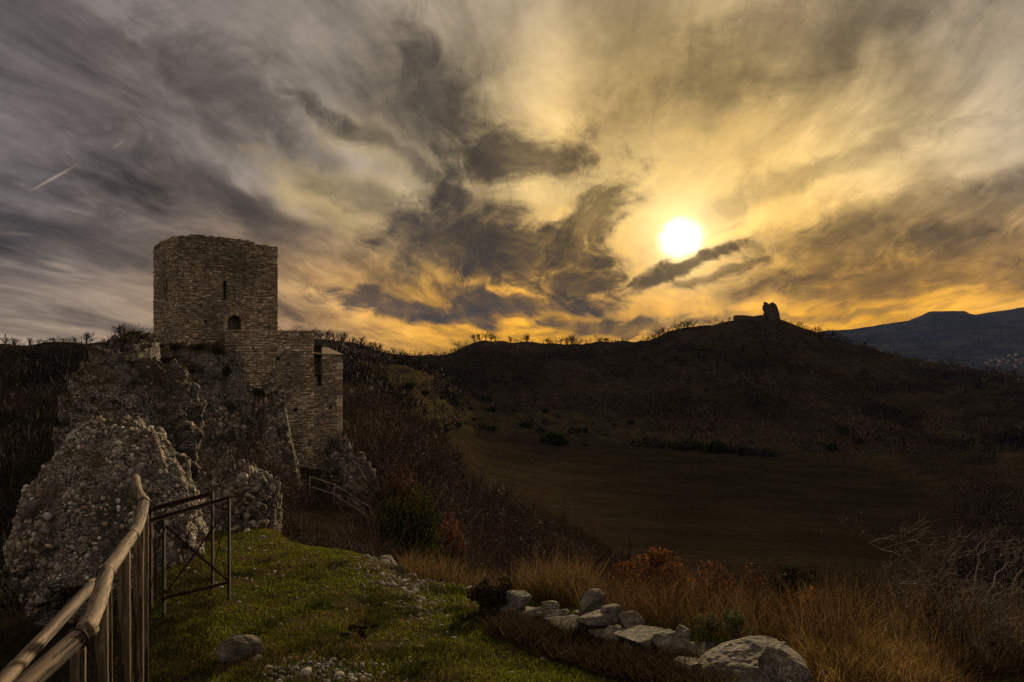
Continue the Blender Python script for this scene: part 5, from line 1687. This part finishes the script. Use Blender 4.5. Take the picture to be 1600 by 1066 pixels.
def build_loose_stones():
    r = np.random.default_rng(63)
    ms = []
    for i in range(7):
        V, f = rock_mesh((0, 0, 0), r.uniform(.7, 1.2, 3) * np.array([1, 1, .7]), 500 + i, sub=2, exp=2.4, rough=.2, cuts=2)
        ms.append(make_mesh('stone', V, f, M['pebble'], True))
    big = [(460, 5.3, .05), (497, 5.35, .055), (452, 5.55, .05), (478, 5.2, .07), (510, 5.0, .045), (530, 5.15, .06), (552, 5.02, .05), (575, 5.15, .04), (600, 5.2, .045), (615, 8.9, .10), (640, 8.6, .08), (660, 8.3, .075),
           (672, 8.0, .06), (688, 6.6, .065), (700, 7.2, .05), (655, 7.6, .055), (630, 9.4, .09), (600, 9.8, .06), (648, 9.0, .07), (690, 7.6, .05), (625, 7.9, .05), (660, 5.9, .05), (675, 5.85, .045), (640, 5.6, .04), (850, 5.6, .06), (345, 8.6, .06), (372, 7.9, .05),
           (318, 9.2, .07), (290, 9.6, .08), (410, 13.2, .10), (385, 13.8, .12), (365, 14.2, .12), (440, 12.6, .07), (590, 10.6, .06), (560, 10.9, .05), (710, 6.2, .045), (725, 6.6, .05), (520, 5.5, .05), (490, 5.7, .04), (435, 5.05, .06), (420, 5.35, .07), (403, 5.6, .065)]
    border = sorted(range(len(big)), key=lambda a: big[a][0])
    for i, (px, d, s) in enumerate(big):
        s *= .62
        o = add('loose_stone', ms[i % 7], None, on_ground(px, d, s * .18), 'fist sized pale stone loose in the short grass, ' + ordinal(border.index(i), len(big)), 'stone', 'loose stones in the grass')
        o.scale = (s * r.uniform(.8, 1.3), s, s * .8); o.rotation_euler = (r.uniform(-.3, .3), r.uniform(-.3, .3), r.uniform(0, 6))
    # gravel and grit
    n = 2300
    px = np.concatenate([r.normal(500, 62, 500), r.normal(655, 36, 600), r.uniform(280, 800, 800), r.normal(600, 40, 400)])
    d = np.concatenate([r.normal(5.25, .22, 500), r.normal(8.0, 1.2, 600), np.exp(r.uniform(math.log(4.6), math.log(13), 800)), r.normal(10, 1.0, 400)])
    x = (px - 800) / F * d
    s = r.uniform(.004, .013, n) * r.choice([1, 1, 1.7], n) * np.clip(d / 6, 1, 1.6)
    Mx = rand_rot(n, r) * (s[:, None] * r.uniform(.6, 1.2, (n, 3)))[:, None, :]
    V = place(BALL_V, Mx, np.stack([x, d, ground(x, d) + s * .3], 1))
    T = np.repeat(PEB_T[r.integers(len(PEB_T), size=n)] * r.uniform(.35, .85, (n, 1)), len(BALL_V), 0)
    add('gravel', make_mesh('gravel', V, rep_faces(BALL_F, n, len(BALL_V)), M['pebble'], True, T), label='pale gravel strewn through the short grass', kind='stuff')
build_loose_stones()

# ------------------------------------------------------------------ grass
def grass_field(name, label, x, y, zoff, length, width, lean, tints, seed, mat='grass'):
    r = np.random.default_rng(seed)
    n = len(x)
    base = np.stack([x, y, ground(x, y) + zoff], 1)
    a = r.uniform(0, 6.28, n)
    dv = np.stack([np.cos(a) * lean, np.sin(a) * lean, np.ones(n)], 1)
    b = r.normal(0, .25, (n, 3)) * length[:, None]; b[:, 2] = -np.abs(b[:, 2]) * .6
    V, q, t = blades(base, dv, length, width, b, seed + 1)
    return add(name, make_mesh(name, V, [q, t], M[mat], False, np.repeat(tints, 5, 0)), label=label, kind='stuff')

def build_grass():
    r = np.random.default_rng(81)
    # mossy turf of the grassy bank
    n = 140000
    px = r.uniform(170, 1330, n); d = np.exp(r.uniform(math.log(4.3), math.log(16.5), n))
    edge = np.interp(px, [170, 330, 400, 540, 640, 760, 900, 1200, 1400], [6, 14.5, 16, 12.4, 11.0, 10.0, 8.5, 7.3, 7])
    x = (px - 800) / F * d
    p3 = np.stack([x, d, x * 0], 1)
    pat = fbm(p3 / 1.1, 4, 91); pat2 = fbm(p3 / .35, 3, 95)
    stony = np.exp(-(((px - 655) / 50) ** 2)) * sstep(5.4, 7, d) * .7 + np.exp(-(((px - 500) / 100) ** 2)) * sstep(5.7, 5.2, d) * .8
    ok = (d < edge) & (pat2 > -.42 + stony * .9)
    px, d, x, pat, pat2, stony = (a[ok] for a in (px, d, x, pat, pat2, stony))
    n = len(x)
    g = np.array((.150, .160, .016)); g2 = np.array((.098, .114, .013)); dry = np.array((.155, .105, .032)); br = np.array((.075, .050, .020))
    w = sstep(-.05, .45, pat + r.normal(0, .18, n) - .12 + stony * .3)[:, None]
    T = np.where(r.random((n, 1)) < .5, g, g2) * (1 - w) + np.where(r.random((n, 1)) < .5, dry, br) * w
    T = T * r.uniform(.6, 1.3, (n, 1))
    L = r.uniform(.018, .05, n) * (1 + .8 * np.clip(pat2, 0, 1)); 
    grass_field('turf', 'short mossy green turf on the near bank', x, d, 0, L, r.uniform(.004, .009, n) * np.clip(d / 7, .8, 2), .55, T, 82)
    # taller tufts here and there on the bank
    cs = [(px_, d_) for px_, d_ in zip(r.uniform(260, 760, 70), np.exp(r.uniform(math.log(4.9), math.log(14), 70)))]
    X, D, LL, TT = [], [], [], []
    for (cp, cd) in cs:
        if cd > np.interp(cp, [170, 330, 400, 540, 640, 760], [6, 14.5, 16, 12.4, 11.0, 10.0]): continue
        k_ = 160; X.append((cp - 800) / F * cd + r.normal(0, .09, k_)); D.append(cd + r.normal(0, .09, k_)); LL.append(r.uniform(.05, .13, k_))
        TT.append(np.array([(.045, .052, .012), (.08, .065, .022), (.028, .032, .010)])[r.integers(3)] * r.uniform(.6, 1.2, (k_, 1)))
    X, D, LL, TT = map(np.concatenate, (X, D, LL, TT))
    grass_field('grass_tufts', 'darker grass tufts scattered over the turf', X, D, 0, LL, np.full(len(X), .006), .5, TT, 83)
    # dry tall grass along the rim and behind the wall
    def band(n, pxa, pxb, dlo, dhi, seed):
        rr = np.random.default_rng(seed)
        p = rr.uniform(pxa, pxb, n)
        dd = np.interp(p, dlo[0], dlo[1]) + rr.random(n) * (np.interp(p, dhi[0], dhi[1]) - np.interp(p, dlo[0], dlo[1]))
        xx = (p - 800) / F * dd
        cl = fbm(np.stack([xx / .5, dd / .5, xx * 0], 1), 3, seed)
        k_ = cl > .02 + rr.normal(0, .13, n)
        return p[k_], dd[k_], xx[k_], cl[k_], rr
    p, dd, xx, cl, rr = band(13000, 630, 930, ([630, 760, 930], [10.6, 9.6, 7.2]), ([630, 760, 930], [12.6, 11.5, 9.6]), 101)
    T = np.array([(.20, .135, .055), (.15, .095, .038), (.24, .165, .07), (.10, .066, .03)])[rr.integers(4, size=len(p))] * rr.uniform(.55, 1.1, (len(p), 1))
    grass_field('tall_dry_grass', 'tall straw coloured grass along the rim behind the turf', xx, dd, -.02, rr.uniform(.12, .7, len(p)) * (1 + .4 * cl), rr.uniform(.003, .008, len(p)), .34, T * .8, 102)
    p, dd, xx, cl, rr = band(9500, 930, 1330, ([930, 1100, 1330], [6.9, 6.2, 5.3]), ([930, 1330], [9.6, 7.2]), 103)
    T = np.array([(.13, .075, .032), (.10, .058, .028), (.17, .105, .045), (.075, .045, .022)])[rr.integers(4, size=len(p))] * rr.uniform(.5, 1.1, (len(p), 1))
    grass_field('tall_dry_grass', 'brown tall grass and weeds behind the tumbled wall', xx, dd, -.02, rr.uniform(.08, .62, len(p)) * (1 + .4 * cl), rr.uniform(.0025, .006, len(p)), .42, T, 104)
    p, dd, xx, cl, rr = band(24000, 1245, 1640, ([1245, 1640], [4.75, 4.6]), ([1245, 1400, 1640], [5.7, 6.3, 6.3]), 105)
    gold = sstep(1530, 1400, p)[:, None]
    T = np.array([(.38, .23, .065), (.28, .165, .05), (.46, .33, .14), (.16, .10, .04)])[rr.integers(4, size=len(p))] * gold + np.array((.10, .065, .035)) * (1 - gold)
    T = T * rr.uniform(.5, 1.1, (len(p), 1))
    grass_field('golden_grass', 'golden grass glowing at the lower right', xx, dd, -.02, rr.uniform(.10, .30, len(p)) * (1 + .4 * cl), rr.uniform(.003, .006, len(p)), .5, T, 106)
    # scattered tall seed stems
    rr = np.random.default_rng(107); n = 900
    p = rr.uniform(1240, 1620, n); dd = rr.uniform(5.2, 7.2, n); xx = (p - 800) / F * dd
    T = np.array([(.17, .11, .05), (.12, .075, .035)])[rr.integers(2, size=n)] * rr.uniform(.5, 1.0, (n, 1))
    grass_field('seed_stems', 'thin tall seed stems standing above the golden grass', xx, dd, 0, rr.uniform(.35, .75, n), rr.uniform(.003, .005, n), .12, T, 108)
    # dead weeds hanging over the wall's near face
    n = 14000
    p = rr.uniform(760, 1130, n); dd = np.array([wall_d(a) for a in p]) + rr.uniform(-1.0, .0, n); xx = (p - 800) / F * dd
    T = np.array([(.040, .027, .016), (.060, .040, .022), (.026, .019, .012), (.085, .058, .03)])[rr.integers(4, size=n)] * rr.uniform(.5, 1.1, (n, 1))
    grass_field('dead_weeds', 'dark dead weeds along the foot of the tumbled wall', xx, dd, .0, rr.uniform(.08, .26, n), rr.uniform(.003, .007, n), .9, T, 109)
    # rough growth left of the fence and under the mound
    n = 18000
    p = rr.uniform(-60, 330, n); dd = np.exp(rr.uniform(math.log(3.6), math.log(13.5), n)); xx = (p - 800) / F * dd
    T = np.array([(.028, .022, .012), (.045, .032, .018), (.020, .018, .010), (.032, .034, .012)])[rr.integers(4, size=n)] * rr.uniform(.5, 1.2, (n, 1))
    grass_field('rough_grass', 'dark rough grass and weeds round the fence posts', xx, dd, -.01, rr.uniform(.05, .20, n), rr.uniform(.004, .009, n), .8, T, 110)
build_grass()

# ------------------------------------------------------------------ foreground shrubs
def build_shrubs():
    rust = [(.16, .066, .024), (.12, .052, .022), (.20, .088, .032), (.085, .040, .020)]
    for px, d, up, R, n, lab, sd in ((1030, 9.3, -.2, (.62, .5, .62), 4200, 'orange brown oak sapling behind the tumbled wall', 1), (985, 9.8, -.3, (.45, .4, .55), 1400, 'small dull oak sapling left of the orange brown one', 2),
                                 (1140, 9.0, -.3, (.42, .4, .58), 1300, 'narrow russet oak sapling right of the orange brown one', 3), (1248, 6.9, -.25, (.30, .3, .36), 1000, 'low rusty oak shrub above the flat topped boulder', 4), (1105, 8.2, -.25, (.35, .3, .42), 900, 'rusty brown weed clump behind the wall middle', 5)):
        bush('oak_sapling', lab, 'shrub', on_ground(px, d, up), R, n, .045, rust, 700 + sd, stems=7, clump=(.20, .36), k_=16, far=.95)
    for px, d, R, lab, sd in ((1150, 10.2, (.28, .28, .36), 'little dark juniper behind the russet sapling', 1), (1246, 8.6, (.38, .3, .26), 'low dark juniper right of the saplings', 2)):
        bush('juniper_bush', lab, 'bush', on_ground(px, d, .05), R, 2200, .05, [(.014, .017, .006), (.022, .026, .008)], 720 + sd)
    for px, py, d, R, lab, sd in ((1105, 990, 5.95, (.13, .12, .13), 'grey green cushion plant above the wall', 1), (1148, 990, 5.8, (.15, .13, .14), 'larger grey green cushion plant left of the boulder top', 2)):
        p = P(px, py + 10, d)
        bush('cushion_plant', lab, 'plant', p, R, 1900, .018, [(.095, .100, .045), (.070, .074, .034), (.13, .135, .06)], 730 + sd, stems=10, clump=(.22, .36), k_=16, far=.95)
    # dark bramble at the wall's left end
    bush('bramble', 'dark dry bramble at the left end of the tumbled wall', 'shrub', on_ground(772, 7.25, -.08), (.27, .27, .27), 3800, .035, [(.045, .032, .018), (.028, .021, .012), (.065, .045, .022)], 740, stems=22, mat='leaf', clump=(.18, .34), k_=18, far=1.0)
    bush('bramble', 'small dark tuft bush in the turf near the bottom middle', 'shrub', on_ground(560, 6.3, -.03), (.20, .16, .09), 900, .022, [(.045, .038, .014), (.03, .026, .012)], 741, stems=14, clump=(.16, .30), k_=14, far=1.0)
    # bare thorn bushes at the right
    r = np.random.default_rng(811)
    def thorn(px, d, label, aims, seed, thick=.014, pale=True):
        rr = np.random.default_rng(seed)
        b = on_ground(px, d, -.1)
        root = add('thorn_bush', None, None, b, label, 'shrub')
        for (tx, ty, td, rad) in aims:
            tip = np.array(P(tx, ty, td) - b)
            p = np.zeros(3); segs = []
            n = 9
            side = np.cross(tip, (0, 0, 1)); side = side / (np.linalg.norm(side) + 1e-6)
            pts = [tip * (i / n) + np.array([0, 0, 1]) * np.linalg.norm(tip) * .20 * math.sin(math.pi * min(1, i / n * 1.05)) + side * rr.normal(0, .02) for i in range(n + 1)]
            for i in range(n):
                segs.append((pts[i], pts[i + 1], rad * (1 - .075 * i), rad * (1 - .075 * (i + 1)), 0))
            add('stem', limb_mesh('stem', segs, M['pale_bark'] if pale else M['bark'], None, 6), root)
            tw = []
            for i in range(2, n + 1):
                for _ in range(2):
                    dv = rr.normal(0, 1, 3); dv[2] = abs(dv[2]) * .8 + .1
                    dv += (pts[i] - pts[i - 1]) * 4
                    grow(rr, pts[i], dv / np.linalg.norm(dv), rr.uniform(.10, .34), rad * .24, 1, 3 if i > 4 else 2, tw, .75, 3, .02, .22, 3)
            add('twigs', limb_mesh('twigs', tw, M['twig'], (.12, .088, .068), 3, .0014), root, kind='stuff')
        return root
    thorn(1510, 6.3, 'bare arching thorn bush at the right edge', [(1362, 850, 6.2, .010), (1470, 880, 6.1, .010), (1540, 850, 6.6, .009), (1400, 910, 5.9, .009), (1570, 930, 6.2, .009), (1590, 870, 6.8, .010)], 5)
    thorn(1560, 6.9, 'pale crooked sapling leaning out of the picture at the right', [(1625, 870, 6.4, .017), (1500, 950, 6.2, .010)], 6)
    thorn(1450, 7.4, 'low tangled thorn bush between the golden grass and the valley', [(1390, 930, 7.0, .008), (1440, 960, 7.0, .007), (1510, 930, 7.2, .008), (1470, 905, 7.5, .007)], 7, pale=False)
    thorn(1590, 5.6, 'dark twiggy thorn bush in the lower right corner', [(1520, 1000, 5.4, .007), (1570, 960, 5.5, .008), (1630, 960, 5.5, .008), (1600, 1010, 5.3, .006)], 8, pale=False)
    # reddish twigs at the foot of the crag
    n = 110
    px = r.uniform(285, 480, n); d = r.uniform(30, 43, n); d = np.minimum(d, np.interp(px, [285, 345, 400, 450, 480], [36, 41, 42, 44, 44]))
    x = (px - 800) / F * d
    h = r.uniform(1.0, 2.6, n) * np.interp(px, [345, 400, 440, 480], [1.3, 1.2, .7, .55])
    T = np.array([(.095, .058, .038), (.075, .048, .034), (.12, .08, .055)])[r.integers(3, size=n)] * r.uniform(.7, 1.1, (n, 1))
    scatter_shrubs('thicket', 'tangled bare brush at the foot of the crag left of the wall', np.stack([x, d, ground(x, d) - .1], 1), h, h * r.uniform(.7, 1.1, n), T, 170, .006, 9, branching=6)
    # russet and dark weeds breaking up the dry grass at the right
    n = 80
    px = r.uniform(900, 1620, n); d = np.interp(px, [900, 1250, 1620], [7.6, 6.0, 5.4]) + r.uniform(0, 2.2, n)
    x = (px - 800) / F * d
    h = r.uniform(.22, .65, n)
    T = np.array([(.085, .042, .022), (.050, .034, .022), (.13, .062, .028), (.035, .026, .018)])[r.integers(4, size=n)] * r.uniform(.7, 1.1, (n, 1))
    scatter_shrubs('dry_weeds', 'russet and dark twiggy weeds standing in the dry grass at the right', np.stack([x, d, ground(x, d) - .02], 1), h, h * r.uniform(.7, 1.1, n), T, 100, .010, 12, branching=4)
    # low brush behind the outcrop and on the near slope
    n = 160
    px = r.uniform(395, 640, n); d = np.interp(px, [395, 480, 560, 640], [17, 14.8, 13.2, 12.2]) + r.uniform(0, 3.5, n)
    x = (px - 800) / F * d
    h = r.uniform(.35, 1.0, n)
    T = np.array([(.060, .040, .024), (.085, .055, .03), (.045, .034, .020)])[r.integers(3, size=n)] * r.uniform(.7, 1.1, (n, 1))
    scatter_shrubs('low_brush', 'low dry brush just beyond the rim of the turf', np.stack([x, d, ground(x, d) - .05], 1), h, h * r.uniform(.8, 1.2, n), T, 120, .007, 10, branching=5)
build_shrubs()

# ------------------------------------------------------------------ the evening air
def build_haze():
    m, k, out = new_mat('haze')
    v = k.node('ShaderNodeVolumePrincipled')
    v.inputs['Color'].default_value = (0.26, 0.42, 1.0, 1)
    v.inputs['Density'].default_value = 3.0e-5
    v.inputs['Anisotropy'].default_value = 0.0
    k.t.links.new(v.outputs[0], out.inputs['Volume'])
    b = 4750.0
    V = np.array([[-b, -b, -80], [b, -b, -80], [b, b, -80], [-b, b, -80], [-b, -b, 290], [b, -b, 290], [b, b, 290], [-b, b, 290]])
    f = np.array([[0, 3, 2, 1], [4, 5, 6, 7], [0, 1, 5, 4], [1, 2, 6, 5], [2, 3, 7, 6], [3, 0, 4, 7]])
    add('haze', make_mesh('haze', V, f, m), kind='stuff', label='thin blue evening haze over the valley')
build_haze()
